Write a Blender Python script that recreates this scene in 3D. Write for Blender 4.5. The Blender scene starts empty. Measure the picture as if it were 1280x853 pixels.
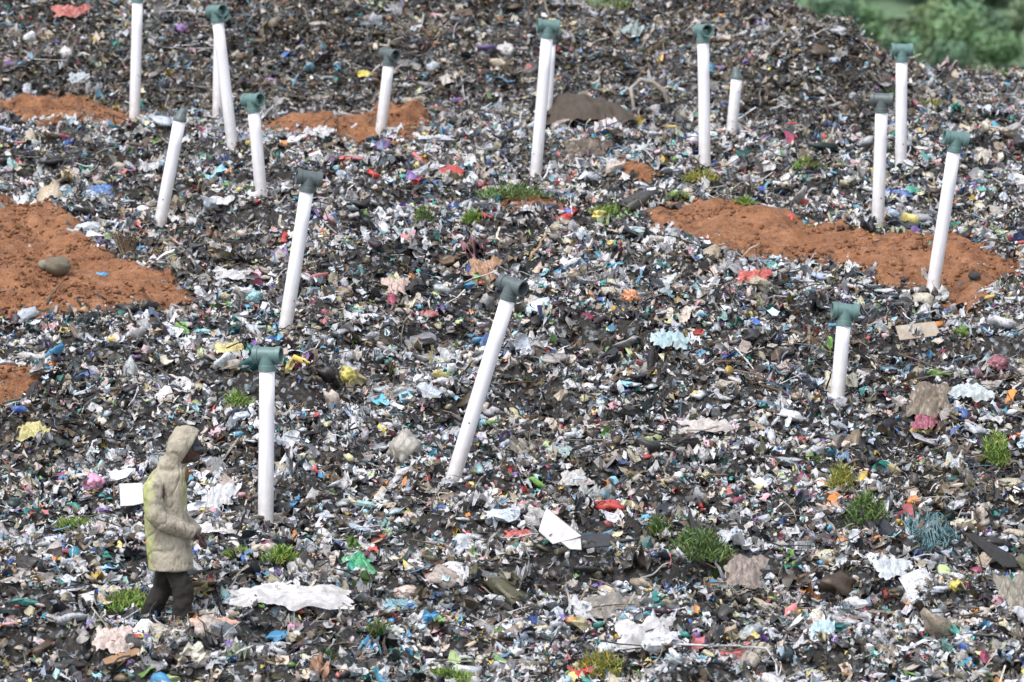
import bpy, bmesh, math, random
import numpy as np
from mathutils import Vector, Matrix, Euler
random.seed(7)
rng = np.random.default_rng(11)
S = bpy.context.scene
COL = S.collection
R = math.radians

# ------------------------------------------------------------------ camera
F = 6090.0                      # focal length in photo pixels (telephoto)
CAMZ = 8.0
PITCH = math.atan(526.5 / F)
cam_d = bpy.data.cameras.new("camera"); cam = bpy.data.objects.new("camera", cam_d); COL.objects.link(cam)
cam.location = (0, 0, CAMZ); cam.rotation_euler = (R(90) - PITCH, 0, 0)
cam_d.sensor_width = 36; cam_d.lens = 36 * F / 1280
cam_d.clip_start = 0.5; cam_d.clip_end = 5000
cam_d.dof.use_dof = True; cam_d.dof.focus_distance = 41.5; cam_d.dof.aperture_fstop = 3.4
S.camera = cam
cp, sp = math.cos(PITCH), math.sin(PITCH)

def ray(px, py):
    u = (px - 640.0) / F; v = -(py - 426.5) / F
    return np.array([u, cp + v * sp, -sp + v * cp])

def project(x, y, z):
    z = z - CAMZ
    fwd = y * cp - z * sp; up = y * sp + z * cp
    return 640 + F * x / fwd, 426.5 - F * up / fwd

# ------------------------------------------------------------------ noise
def _h(ix, iy, s):
    n = (ix.astype(np.int64) * 374761393 + iy.astype(np.int64) * 668265263 + s * 1442695041) & 0xffffffff
    n = ((n ^ (n >> 13)) * 1274126177) & 0xffffffff
    n = n ^ (n >> 16)
    return (n & 0xffff) / 65535.0
def vnoise(x, y, s=0):
    x = np.asarray(x, float); y = np.asarray(y, float)
    ix = np.floor(x); iy = np.floor(y); fx = x - ix; fy = y - iy
    fx = fx * fx * (3 - 2 * fx); fy = fy * fy * (3 - 2 * fy)
    a = _h(ix, iy, s); b = _h(ix + 1, iy, s); c = _h(ix, iy + 1, s); d = _h(ix + 1, iy + 1, s)
    return (a + (b - a) * fx) * (1 - fy) + (c + (d - c) * fx) * fy - 0.5
def fbm(x, y, s=0, o=4):
    r = 0; a = 1.0
    for k in range(o):
        r = r + a * vnoise(x * 2 ** k + 17 * k, y * 2 ** k - 9 * k, s + k); a *= 0.5
    return r

# ------------------------------------------------------------------ terrain height
PY = np.array([1020, 940, 853, 750, 650, 550, 450, 350, 280, 220, 180, 150])
PD = np.array([31.6, 33.2, 35, 37.3, 39.8, 42, 44.3, 47, 49.5, 53, 56.5, 60])
PZ = []
for yy, dd in zip(PY, PD):
    r_ = ray(640, yy); PZ.append(CAMZ + r_[2] / r_[1] * dd)
PZ = np.array(PZ)
dl = np.linspace(15, 60, 400)
zl = np.interp(dl, np.r_[15, 27, PD], np.r_[PZ[0] - 1.2, PZ[0] - .6, PZ])
ker = np.ones(21) / 21
zl = np.convolve(np.pad(zl, 10, mode='edge'), ker, 'valid')
Z60 = PZ[-1]
def crest_z(x):
    # crest height at 68 m, by world x there
    px = 640 + x / 68.0 * F
    yy = np.interp(px, [-900, -300, 0, 300, 560, 690, 738, 800, 860, 960, 1008, 1035, 1075, 1115, 1160, 1200, 1500, 2200],
                   [-30, -90, -60, -45, -35, -16, 8, 9, -4, -6, 22, 46, 64, 76, 99, 100, 98, 80])
    v = (426.5 - yy) / F
    return CAMZ + (-sp + v * cp) / (cp + v * sp) * 68.0
# extra humps: (px, py-at-ground, depth, sx, sy, height)
HUMPS = [(1035, 150, 62.0, 1.0, 1.0, 0.85), (265, 340, 47.4, .55, .45, 0.16), (1165, 625, 40.6, .45, .4, 0.16),
         (428, 800, 36.4, .2, .3, 0.14), (60, 540, 42.4, .4, .4, 0.12), (150, 150, 60, 2.0, .8, .10),
         (840, 60, 66, 1.2, .7, .15), 
         (560, 330, 48, 1.4, .5, .08), (1010, 430, 45, 1.0, .4, -.08), (1240, 440, 44.6, .5, .5, .10), (880, 720, 38, .5, .4, .08)]
HUMPW = [((px - 640) / F * d, d, sx, sy, h) for (px, py, d, sx, sy, h) in HUMPS]
_r = ray(215, 776); PERX = _r[0] / _r[1] * 37.2; PERZ = CAMZ + _r[2] / _r[1] * 37.2
def H(x, y):
    x = np.asarray(x, float); y = np.asarray(y, float)
    z = np.interp(y, dl, zl)
    cz = crest_z(x / np.maximum(y, 60) * 68)
    t = np.clip((y - 60) / 8.0, 0, 1); t2 = t * t * (3 - 2 * t)
    z = z + (cz - Z60) * t2
    back = np.clip((y - 68) / 22.0, 0, 1.6)
    z = z - back ** 1.5 * 5.0 - np.clip(y - 90, 0, 60) * .16
    am = np.clip((y - 25) / 8, 0.3, 1)
    # ledges left by tipping: steep faces towards the valley, flatter tops
    ph = (y + 1.5 * fbm(x * .45, y * .35, 71, 3) * 2 + .35 * fbm(x * 2.2, y * 1.5, 74, 2)) / 2.3
    fr = ph - np.floor(ph); saw = np.where(fr < .2, fr / .2, (1 - fr) / .8); saw = saw * saw * (3 - 2 * saw) - .5
    hx_ = x / np.maximum(y, 20)
    calm = np.clip((y - 44.3) / 1.2, 0, 1) * np.clip((51.6 - y) / 1.2, 0, 1) * np.clip(np.maximum((-.058 - hx_) / .012, (hx_ - .018) / .012), 0, 1)
    far = np.clip((y - 58) / 3, 0, 1)
    z = z + saw * (.08 + .26 * np.clip(fbm(x * .5 + 9, y * .5, 81, 2) + .35, 0, 1)) * (1 - .9 * calm) * (1 - .35 * far)
    z = z + .32 * fbm(x * .55, y * .42, 3, 3) * np.where(y > 60, .8, .62)
    z = z + am * .19 * fbm(x * 1.7, y * 1.5, 21, 3) + .075 * fbm(x * 6, y * 5, 33, 2)
    for (hx, hy, sx, sy, h) in HUMPW:
        z = z + h * np.exp(-((x - hx) / sx) ** 2 - ((y - hy) / sy) ** 2)
    w = np.exp(-(((x - PERX) / .75) ** 2 + ((y - 37.2) / .8) ** 2) ** 2)     # trodden level where the person walks
    z = z + w * (PERZ + .19 * (y - 37.2) + .05 * fbm(x * 5, y * 5, 33, 2) - z)
    return z

# ------------------------------------------------------------------ red soil patches, outlined on the ground
POLYS = [
 [(-220, 235), (-60, 240), (0, 248), (62, 254), (92, 282), (132, 318), (176, 338), (205, 352), (250, 380), (205, 394), (120, 392), (60, 393), (0, 397), (-220, 400)],
 [(802, 264), (870, 256), (960, 270), (1050, 283), (1150, 297), (1235, 315), (1262, 335), (1245, 368), (1218, 385), (1172, 368), (1095, 356), (1045, 333), (980, 322), (905, 308), (852, 300), (815, 286)],
 [(-200, 138), (0, 136), (62, 124), (92, 126), (150, 143), (206, 153), (150, 160), (60, 152), (0, 152), (-200, 158)],
 [(338, 160), (400, 150), (455, 152), (475, 138), (508, 138), (550, 160), (505, 171), (430, 174), (350, 176)],
 [(-60, 470), (10, 466), (32, 478), (34, 496), (0, 506), (-60, 506)],
 [(636, 254), (672, 252), (694, 260), (670, 268), (640, 266)],
 [(755, 212), (800, 208), (812, 218), (780, 226)],
]
def hit(px, py, fn=None):
    fn = fn or H
    d = ray(px, py); ts = np.linspace(26, 96, 2400)
    X = d[0] * ts / d[1]; Z = CAMZ + d[2] * ts / d[1]
    g = fn(X, ts); k = np.argmax(Z < g)
    if not (Z < g).any(): k = len(ts) - 1
    return float(X[k]), float(ts[k]), float(g[k])
def to_world_poly(P):
    return np.array([hit(a, b)[:2] for a, b in P])
WP = []
for P in POLYS:
    WP.append(to_world_poly(P))
def sd_poly(x, y, P):
    d = np.full(x.shape, 1e9); ins = np.zeros(x.shape, bool); n = len(P)
    for i in range(n):
        ax, ay = P[i]; bx, by = P[(i + 1) % n]
        ex, ey = bx - ax, by - ay
        t = np.clip(((x - ax) * ex + (y - ay) * ey) / (ex * ex + ey * ey + 1e-12), 0, 1)
        d = np.minimum(d, np.hypot(x - ax - t * ex, y - ay - t * ey))
        c = ((ay > y) != (by > y)) & (x < ex * (y - ay) / (by - ay + 1e-12) + ax)
        ins ^= c
    return np.where(ins, d, -d)
def soil_sd(x, y):
    x = np.asarray(x, float); y = np.asarray(y, float)
    j = .07 + .20 * fbm(x * 2.2, y * 1.5, 77, 3)
    best = np.full(x.shape, -9.0)
    for P in WP:
        best = np.maximum(best, sd_poly(x, y, P))
    return best + j
def soil_dz(sd):
    return np.clip(sd * .35, -.05, .09)
def G(x, y):
    return H(x, y) + np.maximum(0, soil_dz(soil_sd(x, y)))
def ghit(px, py): return hit(px, py, G)

# ------------------------------------------------------------------ node helpers
def new_mat(name):
    m = bpy.data.materials.new(name); m.use_nodes = True
    nt = m.node_tree; nt.nodes.clear()
    out = nt.nodes.new('ShaderNodeOutputMaterial'); b = nt.nodes.new('ShaderNodeBsdfPrincipled')
    nt.links.new(b.outputs[0], out.inputs[0])
    return m, nt, b
def N(nt, t, **k):
    n = nt.nodes.new(t)
    for a, v in k.items():
        if a in n.inputs: n.inputs[a].default_value = v
        else: setattr(n, a, v)
    return n
def mix(nt, f, a, b, mode='MIX'):
    m = nt.nodes.new('ShaderNodeMix'); m.data_type = 'RGBA'; m.blend_type = mode
    for s, v in ((m.inputs[0], f), (m.inputs[6], a), (m.inputs[7], b)):
        if hasattr(v, 'links') or hasattr(v, 'is_output'): nt.links.new(v, s)
        else: s.default_value = v if not isinstance(v, tuple) else (*v, 1)[:4]
    return m.outputs[2]
def ramp(nt, src, pts):
    r = nt.nodes.new('ShaderNodeValToRGB'); nt.links.new(src, r.inputs[0]); e = r.color_ramp.elements
    while len(e) < len(pts): e.new(.5)
    for i, (p, c) in enumerate(pts):
        e[i].position = p; e[i].color = (*c, 1) if isinstance(c, tuple) else (c, c, c, 1)
    return r.outputs[0]
def noise(nt, scale, detail=4, vec=None, rough=.6):
    n = nt.nodes.new('ShaderNodeTexNoise'); n.inputs['Scale'].default_value = scale
    n.inputs['Detail'].default_value = detail; n.inputs['Roughness'].default_value = rough
    if vec is not None: nt.links.new(vec, n.inputs['Vector'])
    return n.outputs[0]
def bump(nt, b, src, st, dist=.01):
    n = nt.nodes.new('ShaderNodeBump'); n.inputs['Strength'].default_value = st; n.inputs['Distance'].default_value = dist
    nt.links.new(src, n.inputs['Height']); nt.links.new(n.outputs[0], b.inputs['Normal'])
def geo(nt): return nt.nodes.new('ShaderNodeNewGeometry').outputs['Position']
def objc(nt): return nt.nodes.new('ShaderNodeTexCoord').outputs['Object']

# scraps: colour carried by each scrap, with printing and grime over it
def scrap_material(name, rough=.5):
    m, nt, b = new_mat(name)
    at = nt.nodes.new('ShaderNodeAttribute'); at.attribute_name = 'tint'
    p = geo(nt)
    pr = ramp(nt, noise(nt, 34, 2, p), [(.54, 0.0), (.60, 1.0)])
    hs = nt.nodes.new('ShaderNodeHueSaturation'); hs.inputs['Saturation'].default_value = .7; hs.inputs['Value'].default_value = .6
    nt.links.new(at.outputs['Color'], hs.inputs['Color'])
    c = mix(nt, pr, at.outputs['Color'], hs.outputs[0])
    gr = ramp(nt, noise(nt, 11, 5, p, .7), [(.52, 0.0), (.72, .5)])
    c = mix(nt, gr, c, (.075, .066, .055))
    nt.links.new(c, b.inputs['Base Color'])
    b.inputs['Roughness'].default_value = rough
    bump(nt, b, noise(nt, 60, 3, p), .35, .01)
    return m
M_SCRAP = scrap_material('film_and_paper_scrap', .42)
M_ORG = scrap_material('rotting_debris', .85)

def solid(name, c, rough=.5, grime=.5, c2=None, gs=6, bs=30, bstr=.3, dirt=(.11, .085, .06), spec=.5):
    m, nt, b = new_mat(name); v = objc(nt)
    c2 = c2 or tuple(x * .7 for x in c)
    k = ramp(nt, noise(nt, gs * 1.7, 4, v), [(.35, 0.0), (.7, 1.0)])
    col = mix(nt, k, c, c2)
    g = ramp(nt, noise(nt, gs * 2.6, 6, v, .7), [(.45, 0.0), (.72, grime)])
    col = mix(nt, g, col, dirt)
    nt.links.new(col, b.inputs['Base Color']); b.inputs['Roughness'].default_value = rough
    b.inputs['Specular IOR Level'].default_value = spec
    bump(nt, b, noise(nt, bs, 4, v), bstr, .01)
    return m

# ------------------------------------------------------------------ object helpers
def link(o, parent=None):
    COL.objects.link(o)
    if parent is not None: o.parent = parent
    return o
def mesh_np(name, V, Fc, mat, parent=None, smooth=False, tint=None):
    """V (n,3); Fc (m,3) or (m,4)"""
    V = np.asarray(V, np.float32); Fc = np.asarray(Fc, np.int32)
    me = bpy.data.meshes.new(name); k = Fc.shape[1]
    me.vertices.add(len(V)); me.vertices.foreach_set('co', V.ravel())
    me.loops.add(Fc.size); me.loops.foreach_set('vertex_index', Fc.ravel())
    me.polygons.add(len(Fc)); me.polygons.foreach_set('loop_start', np.arange(0, Fc.size, k, dtype=np.int32))
    me.polygons.foreach_set('loop_total', np.full(len(Fc), k, np.int32))
    me.polygons.foreach_set('use_smooth', smooth if isinstance(smooth, np.ndarray) else np.full(len(Fc), smooth, bool))
    if tint is not None:
        a = me.attributes.new('tint', 'FLOAT_COLOR', 'POINT')
        a.data.foreach_set('color', np.c_[tint, np.ones(len(tint))].astype(np.float32).ravel())
    me.update(calc_edges=True)
    me.materials.append(mat)
    return link(bpy.data.objects.new(name, me), parent)
def obj_bm(name, bm, mat, parent=None, smooth=True):
    me = bpy.data.meshes.new(name)
    if smooth:
        for f in bm.faces: f.smooth = True
    bm.to_mesh(me); bm.free(); me.materials.append(mat)
    return link(bpy.data.objects.new(name, me), parent)
def tag(o, label, cat, group=None):
    o['label'] = label; o['category'] = cat
    if group: o['group'] = group
    return o
def struct(o): o['kind'] = 'structure'; return o
def empty(name, loc, rot=(0, 0, 0)):
    o = bpy.data.objects.new(name, None); o.empty_display_size = .2; COL.objects.link(o)
    o.location = loc; o.rotation_euler = rot; return o

# ------------------------------------------------------------------ ground of the dump
def axis(segs):
    out = []
    for a, b, s in segs: out.append(np.arange(a, b, s))
    return np.concatenate(out)
gx = axis([(-40, -12, .4), (-12, -9, .15), (-9, 9, .055), (9, 12, .15), (12, 40.1, .4)])
gy = axis([(16, 32, .3), (32, 71, .055), (71, 76, .2), (76, 130.1, .8)])
XX, YY = np.meshgrid(gx, gy)
ZZ = H(XX, YY)
def grid_faces(nx, ny):
    i = np.arange(nx - 1)[None, :] + np.arange(ny - 1)[:, None] * nx
    return np.stack([i, i + 1, i + nx + 1, i + nx], -1).reshape(-1, 4)
m, nt, b = new_mat('trodden_waste')
p = geo(nt)
vo = nt.nodes.new('ShaderNodeTexVoronoi'); vo.inputs['Scale'].default_value = 30; nt.links.new(p, vo.inputs['Vector'])
sep = nt.nodes.new('ShaderNodeSeparateColor'); nt.links.new(vo.outputs['Color'], sep.inputs[0])
base = ramp(nt, sep.outputs[0], [(0, (.008, .008, .009)), (.4, (.016, .015, .015)), (.62, (.032, .028, .023)), (.78, (.08, .075, .07)), (.90, (.34, .34, .36)), (1, (.12, .2, .26))])
c = mix(nt, ramp(nt, noise(nt, 14, 5, p), [(.4, 0.0), (.6, .8)]), base, (.030, .026, .022))
nt.links.new(c, b.inputs['Base Color']); b.inputs['Roughness'].default_value = .85
bump(nt, b, noise(nt, 26, 5, p), .9, .04)
struct(mesh_np('garbage_ground', np.c_[XX.ravel(), YY.ravel(), ZZ.ravel()], grid_faces(len(gx), len(gy)), m, smooth=True))

# ------------------------------------------------------------------ scrap templates
def grid_tpl(n, mcount, seed, crump=.5, fold=0.0, smooth=1.0):
    r = np.random.default_rng(seed)
    u, v = np.meshgrid(np.linspace(-.5, .5, n), np.linspace(-.5, .5, mcount))
    X = u.ravel().copy(); Y = v.ravel().copy(); Z = np.zeros_like(X)
    # irregular outline
    rad = 1 - .38 * r.random(X.size); X *= rad; Y *= rad
    for k in range(5):
        a = r.random() * 2 * math.pi; w = 3 + r.random() * 9; ph = r.random() * 6
        Z += crump * (.5 ** (k * .45)) * .35 * np.sin((X * math.cos(a) + Y * math.sin(a)) * w * smooth + ph)
    Z += (r.random(X.size) - .5) * crump * .45
    X += (r.random(X.size) - .5) * .5 / n; Y += (r.random(X.size) - .5) * .5 / n
    if fold:
        a = r.random() * 6.28; t = X * math.cos(a) + Y * math.sin(a)
        k = t > 0; Z[k] += t[k] * fold; 
    V = np.c_[X, Y, Z]
    q = grid_faces(n, mcount)
    return V, np.r_[q[:, [0, 1, 2]], q[:, [0, 2, 3]]]
def ico_tpl(sub, seed, amp=.35, flat=.6):
    bm = bmesh.new(); bmesh.ops.create_icosphere(bm, subdivisions=sub, radius=.5)
    V = np.array([v.co[:] for v in bm.verts]); Fc = np.array([[v.index for v in f.verts] for f in bm.faces]); bm.free()
    r = np.random.default_rng(seed); s = np.ones(len(V))
    for k in range(6):
        d = r.normal(size=3); d /= np.linalg.norm(d)
        s += amp * .42 * (np.abs(np.sin(V @ d * (5 + 4 * k) + r.random() * 6)) - .5)
    s += (r.random(len(V)) - .5) * amp * 1.15
    V = V * s[:, None]; V[:, 2] *= flat; V[:, 0] *= 1 + .3 * r.random()
    return V, Fc
def strip_tpl(n, seed, width=.12, curl=1.0):
    r = np.random.default_rng(seed); P = [np.zeros(3)]; a = 0; b_ = 0
    for i in range(n):
        a += r.normal() * .55 * curl; b_ = b_ * .6 + r.normal() * .4 * curl
        P.append(P[-1] + np.array([math.cos(a) * math.cos(b_), math.sin(a) * math.cos(b_), math.sin(b_)]) / n)
    P = np.array(P); P -= P.mean(0)
    W = []
    tw = r.random() * 3
    for i in range(n + 1):
        t = P[min(i + 1, n)] - P[max(i - 1, 0)]; s = np.cross(t, [math.sin(tw), 0.2, math.cos(tw)]); s /= np.linalg.norm(s) + 1e-9
        tw += r.normal() * .5; w = width * (.6 + .5 * r.random()) * .5
        W += [P[i] - s * w, P[i] + s * w]
    Fc = []
    for i in range(n): Fc += [[2 * i, 2 * i + 1, 2 * i + 3], [2 * i, 2 * i + 3, 2 * i + 2]]
    return np.array(W), np.array(Fc)
def stick_tpl(seed, n=3, w=.04, curl=.25):
    r = np.random.default_rng(seed); P = [np.zeros(3)]; a = 0
    for i in range(n):
        a += r.normal() * curl; P.append(P[-1] + np.array([math.cos(a), math.sin(a), r.normal() * curl * .6]) / n)
    P = np.array(P); P -= P.mean(0); V = []; Fc = []
    for i in range(n + 1):
        for k in range(3):
            t = k * 2.094; V.append(P[i] + np.array([0, math.cos(t), math.sin(t)]) * w * .5 * (1.1 - .5 * i / n))
    for i in range(n):
        for k in range(3):
            a0 = i * 3 + k; a1 = i * 3 + (k + 1) % 3
            Fc += [[a0, a1, a1 + 3], [a0, a1 + 3, a0 + 3]]
    return np.array(V), np.array(Fc)
def bottle_tpl(n=7):
    prof = [(0, 0), (.15, 0), (.16, .1), (.13, .3), (.16, .5), (.15, .68), (.06, .82), (.05, .95), (0, .95)]
    V = []; Fc = []
    for i, (r_, z) in enumerate(prof):
        for k in range(n):
            t = k * 2 * math.pi / n; V.append([z - .5, r_ * math.cos(t), r_ * math.sin(t)])
    for i in range(len(prof) - 1):
        for k in range(n):
            a0 = i * n + k; a1 = i * n + (k + 1) % n; Fc += [[a0, a1, a1 + n], [a0, a1 + n, a0 + n]]
    return np.array(V), np.array(Fc)

def rot_mats(n, tilt, yaw=None):
    yaw = rng.random(n) * 2 * math.pi if yaw is None else yaw
    ax = rng.random(n) * 2 * math.pi; tl = np.abs(rng.normal(size=n)) * tilt
    c, s = np.cos(yaw), np.sin(yaw); O = np.zeros(n); I = np.ones(n)
    Rz = np.stack([np.stack([c, -s, O], -1), np.stack([s, c, O], -1), np.stack([O, O, I], -1)], 1)
    k = np.stack([np.cos(ax), np.sin(ax), O], -1); ct, st = np.cos(tl), np.sin(tl)
    K = np.zeros((n, 3, 3)); K[:, 0, 1] = -k[:, 2]; K[:, 0, 2] = k[:, 1]; K[:, 1, 0] = k[:, 2]; K[:, 1, 2] = -k[:, 0]; K[:, 2, 0] = -k[:, 1]; K[:, 2, 1] = k[:, 0]
    Rt = np.eye(3)[None] + st[:, None, None] * K + (1 - ct)[:, None, None] * (K @ K)
    return Rt @ Rz
def assemble(name, tpls, tid, pos, rot, scale, col, mat, smooth=False):
    Vs, Fs, Cs, Ss = [], [], [], []; off = 0
    for t, (V, Fc) in enumerate(tpls):
        idx = np.where(tid == t)[0]
        if not len(idx): continue
        L = V[None] * scale[idx][:, None, :]
        W = np.einsum('nij,nvj->nvi', rot[idx], L) + pos[idx][:, None, :]
        nv = len(V)
        f = Fc[None] + (np.arange(len(idx)) * nv)[:, None, None] + off
        Vs.append(W.reshape(-1, 3)); Fs.append(f.reshape(-1, 3)); Cs.append(np.repeat(col[idx], nv, 0)); Ss.append(np.repeat(rng.random(len(idx)) < .65, len(Fc))); off += nv * len(idx)
    return mesh_np(name, np.concatenate(Vs), np.concatenate(Fs), mat, tint=np.concatenate(Cs), smooth=np.concatenate(Ss))

# ------------------------------------------------------------------ palettes (linear albedo)
P_WHITE = [(.80, .80, .83), (.70, .71, .76), (.60, .62, .67), (.76, .73, .72), (.60, .66, .74), (.72, .70, .76), (.64, .68, .70)]
P_GREY = [(.46, .48, .52), (.40, .44, .46), (.38, .37, .37), (.28, .27, .27), (.42, .38, .35), (.34, .30, .27), (.46, .42, .40), (.24, .24, .26)]
P_DARK = [(.03, .03, .034), (.022, .022, .025), (.05, .047, .046), (.02, .026, .042), (.05, .046, .045), (.012, .03, .032), (.035, .022, .034)]
P_BROWN = [(.10, .072, .045), (.07, .052, .034), (.15, .11, .065), (.20, .15, .09), (.09, .06, .04), (.13, .08, .045), (.10, .095, .05)]
P_BEIGE = [(.66, .60, .42), (.70, .64, .52), (.50, .42, .32), (.55, .47, .40), (.45, .37, .27), (.60, .50, .44), (.40, .36, .26)]
P_VIV = [(.06, .30, .55), (.12, .46, .64), (.30, .62, .76), (.04, .12, .42), (.03, .30, .24), (.08, .42, .38), (.62, .42, .06), (.74, .62, .20), (.70, .62, .36),
         (.55, .05, .04), (.66, .20, .20), (.74, .42, .48), (.20, .11, .36), (.68, .26, .06), (.18, .36, .08), (.38, .62, .60), (.50, .62, .28), (.54, .70, .80), (.74, .58, .60), (.50, .60, .78), (.05, .10, .26), (.02, .12, .12), (.34, .06, .12), (.66, .50, .40)]
def pick(pal, n):
    pal = np.array(pal); return pal[rng.integers(0, len(pal), n)]
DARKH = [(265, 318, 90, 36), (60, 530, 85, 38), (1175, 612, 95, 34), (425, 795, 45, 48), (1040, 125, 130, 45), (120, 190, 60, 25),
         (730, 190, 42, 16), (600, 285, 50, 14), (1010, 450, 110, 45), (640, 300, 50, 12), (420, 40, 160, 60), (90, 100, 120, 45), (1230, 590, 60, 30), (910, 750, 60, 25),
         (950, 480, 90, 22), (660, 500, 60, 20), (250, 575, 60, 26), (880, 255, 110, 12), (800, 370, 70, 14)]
def colour_for(x, y, z, n, org=False):
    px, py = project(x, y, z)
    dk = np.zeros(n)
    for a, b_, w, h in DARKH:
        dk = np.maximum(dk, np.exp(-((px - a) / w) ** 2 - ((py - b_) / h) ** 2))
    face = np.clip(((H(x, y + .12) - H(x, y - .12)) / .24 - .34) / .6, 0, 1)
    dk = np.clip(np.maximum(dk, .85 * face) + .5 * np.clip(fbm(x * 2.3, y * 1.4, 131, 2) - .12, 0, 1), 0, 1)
    zone = np.clip((y - 57) / 5, 0, 1) * np.where(px > 1150, .35, 1.0)                 # back mound: browner
    patch = fbm(x * 1.3, y * .9, 55, 3)                    # drifts of lighter and darker waste
    light = fbm(x * 1.0, y * .7, 95, 3)
    u = rng.random(n)
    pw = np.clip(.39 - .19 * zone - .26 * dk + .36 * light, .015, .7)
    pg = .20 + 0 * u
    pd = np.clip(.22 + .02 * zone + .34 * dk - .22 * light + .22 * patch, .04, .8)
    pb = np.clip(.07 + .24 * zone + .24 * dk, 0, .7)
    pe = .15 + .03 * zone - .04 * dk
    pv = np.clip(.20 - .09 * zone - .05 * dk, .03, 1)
    tot = pw + pg + pd + pb + pe + pv
    cum = np.cumsum(np.stack([pw, pg, pd, pb, pe, pv]) / tot, 0)
    k = (u[None] > cum).sum(0)
    C = np.zeros((n, 3))
    for i, pal in enumerate([P_WHITE, P_GREY, P_DARK, P_BROWN, P_BEIGE, P_VIV]):
        mk = k == i; C[mk] = pick(pal, mk.sum())
    C *= (.72 + .5 * rng.random(n))[:, None]
    # soot and mud film
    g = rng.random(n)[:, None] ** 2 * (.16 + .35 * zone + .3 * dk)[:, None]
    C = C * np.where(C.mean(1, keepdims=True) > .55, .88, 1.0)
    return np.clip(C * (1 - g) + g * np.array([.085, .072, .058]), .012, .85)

def scatter(n, margin=2.6, ylo=33.0, yhi=70.5, keep_soil=.05):
    """points even over the ground the camera can see, plus a margin each side"""
    y = ylo + (yhi - ylo) * rng.random(int(n * 1.9))
    half = y * 640 / F + margin
    hm = yhi * 640 / F + margin
    keep = rng.random(len(y)) < half / hm
    y = y[keep]; half = half[keep]
    x = (rng.random(len(y)) * 2 - 1) * half
    sd = soil_sd(x, y)
    k = (sd < .03) | ((sd < .30) & (rng.random(len(y)) < .6 * np.exp(-sd / .16))) | (rng.random(len(y)) < keep_soil)
    return x[k][:n], y[k][:n]

def garbage(name, n, smin, smax, pw, tpls, mat, lift, tilt, flat=(.5, 1.1), org=False, yawbias=False, margin=2.6, keep=.07, aniso=.5, smooth=False, dens=None, colfn=None, **k2):
    x, y = scatter(n, margin, keep_soil=keep, **k2)
    if dens is not None:
        kk = rng.random(len(x)) < dens(x, y); x = x[kk]; y = y[kk]
    n = len(x)
    s = smin + (smax - smin) * rng.random(n) ** pw
    z = H(x, y) + lift * rng.random(n) + s * .12
    a = 1 + aniso * rng.normal(size=n).clip(-1, 1.4)
    sc = np.stack([s * a.clip(.45, 2), s * (.7 + .5 * rng.random(n)), s * (flat[0] + (flat[1] - flat[0]) * rng.random(n))], -1)
    rot = rot_mats(n, tilt)
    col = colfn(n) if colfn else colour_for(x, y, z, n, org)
    if name == 'bagged_waste': col = np.clip(col * .5 + .5 * col.mean(1, keepdims=True), 0, .8)
    tid = rng.integers(0, len(tpls), n)
    return assemble(name, tpls, tid, np.stack([x, y, z], -1), rot, sc, col, mat, smooth)

T_small = [grid_tpl(3, 3, i, .8, .6) for i in range(8)] + [grid_tpl(4, 3, 40 + i, .8) for i in range(8)] + [ico_tpl(1, 60 + i, .7, .6) for i in range(3)] + [strip_tpl(5, 80 + i, .22, .9) for i in range(12)]
T_mid = [grid_tpl(5, 4, 100 + i, .75, .5 * (i % 2)) for i in range(14)] + [ico_tpl(2, 140 + i, .8, .6) for i in range(3)] + [strip_tpl(8, 170 + i, .26, 1.1) for i in range(13)]
T_big = [grid_tpl(10, 8, 200 + i, .75, .5 * (i % 2), 2.0) for i in range(14)] + [grid_tpl(12, 7, 240 + i, .9, .7, 2.4) for i in range(4)] + [strip_tpl(14, 260 + i, .22, 1.2) for i in range(8)]
T_str = [strip_tpl(7, 300 + i, .07, 1.1) for i in range(12)] + [strip_tpl(9, 330 + i, .03, 1.6) for i in range(8)] + [stick_tpl(360 + i) for i in range(8)]
T_bot = [bottle_tpl()]

def stuff(o, label, cat):
    o['kind'] = 'stuff'; o['label'] = label; o['category'] = cat; return o
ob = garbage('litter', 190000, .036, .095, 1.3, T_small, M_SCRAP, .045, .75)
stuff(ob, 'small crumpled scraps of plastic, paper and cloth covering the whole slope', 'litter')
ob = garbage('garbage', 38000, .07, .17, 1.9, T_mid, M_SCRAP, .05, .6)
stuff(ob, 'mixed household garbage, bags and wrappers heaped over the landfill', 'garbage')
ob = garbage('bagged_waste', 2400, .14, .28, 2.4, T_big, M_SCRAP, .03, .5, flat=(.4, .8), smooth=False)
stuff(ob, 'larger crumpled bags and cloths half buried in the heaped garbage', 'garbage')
def dens_org(x, y):
    px, py = project(x, y, H(x, y)); d = np.zeros(len(x))
    for a, b_, w, h in DARKH: d = np.maximum(d, np.exp(-((px - a) / w) ** 2 - ((py - b_) / h) ** 2))
    return np.clip(.42 + .9 * d + .6 * np.clip((y - 57) / 5, 0, 1), 0, 1)
def col_org(n):
    C = pick([(.12, .09, .06), (.18, .14, .10), (.26, .21, .16), (.06, .05, .04), (.34, .30, .26), (.03, .03, .03), (.42, .38, .34), (.20, .12, .07), (.62, .62, .66), (.02, .02, .022), (.12, .28, .42), (.5, .46, .40), (.03, .03, .035)], n)
    return C * (.7 + .5 * rng.random(n))[:, None]
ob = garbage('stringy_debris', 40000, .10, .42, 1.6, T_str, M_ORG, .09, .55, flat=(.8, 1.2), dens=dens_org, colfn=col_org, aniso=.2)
stuff(ob, 'tangled strings, roots, twigs and shredded strips lying through the waste', 'debris')
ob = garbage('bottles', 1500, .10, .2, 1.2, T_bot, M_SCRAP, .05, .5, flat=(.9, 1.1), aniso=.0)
stuff(ob, 'squashed drink bottles scattered thinly through the garbage', 'bottles')

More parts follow.
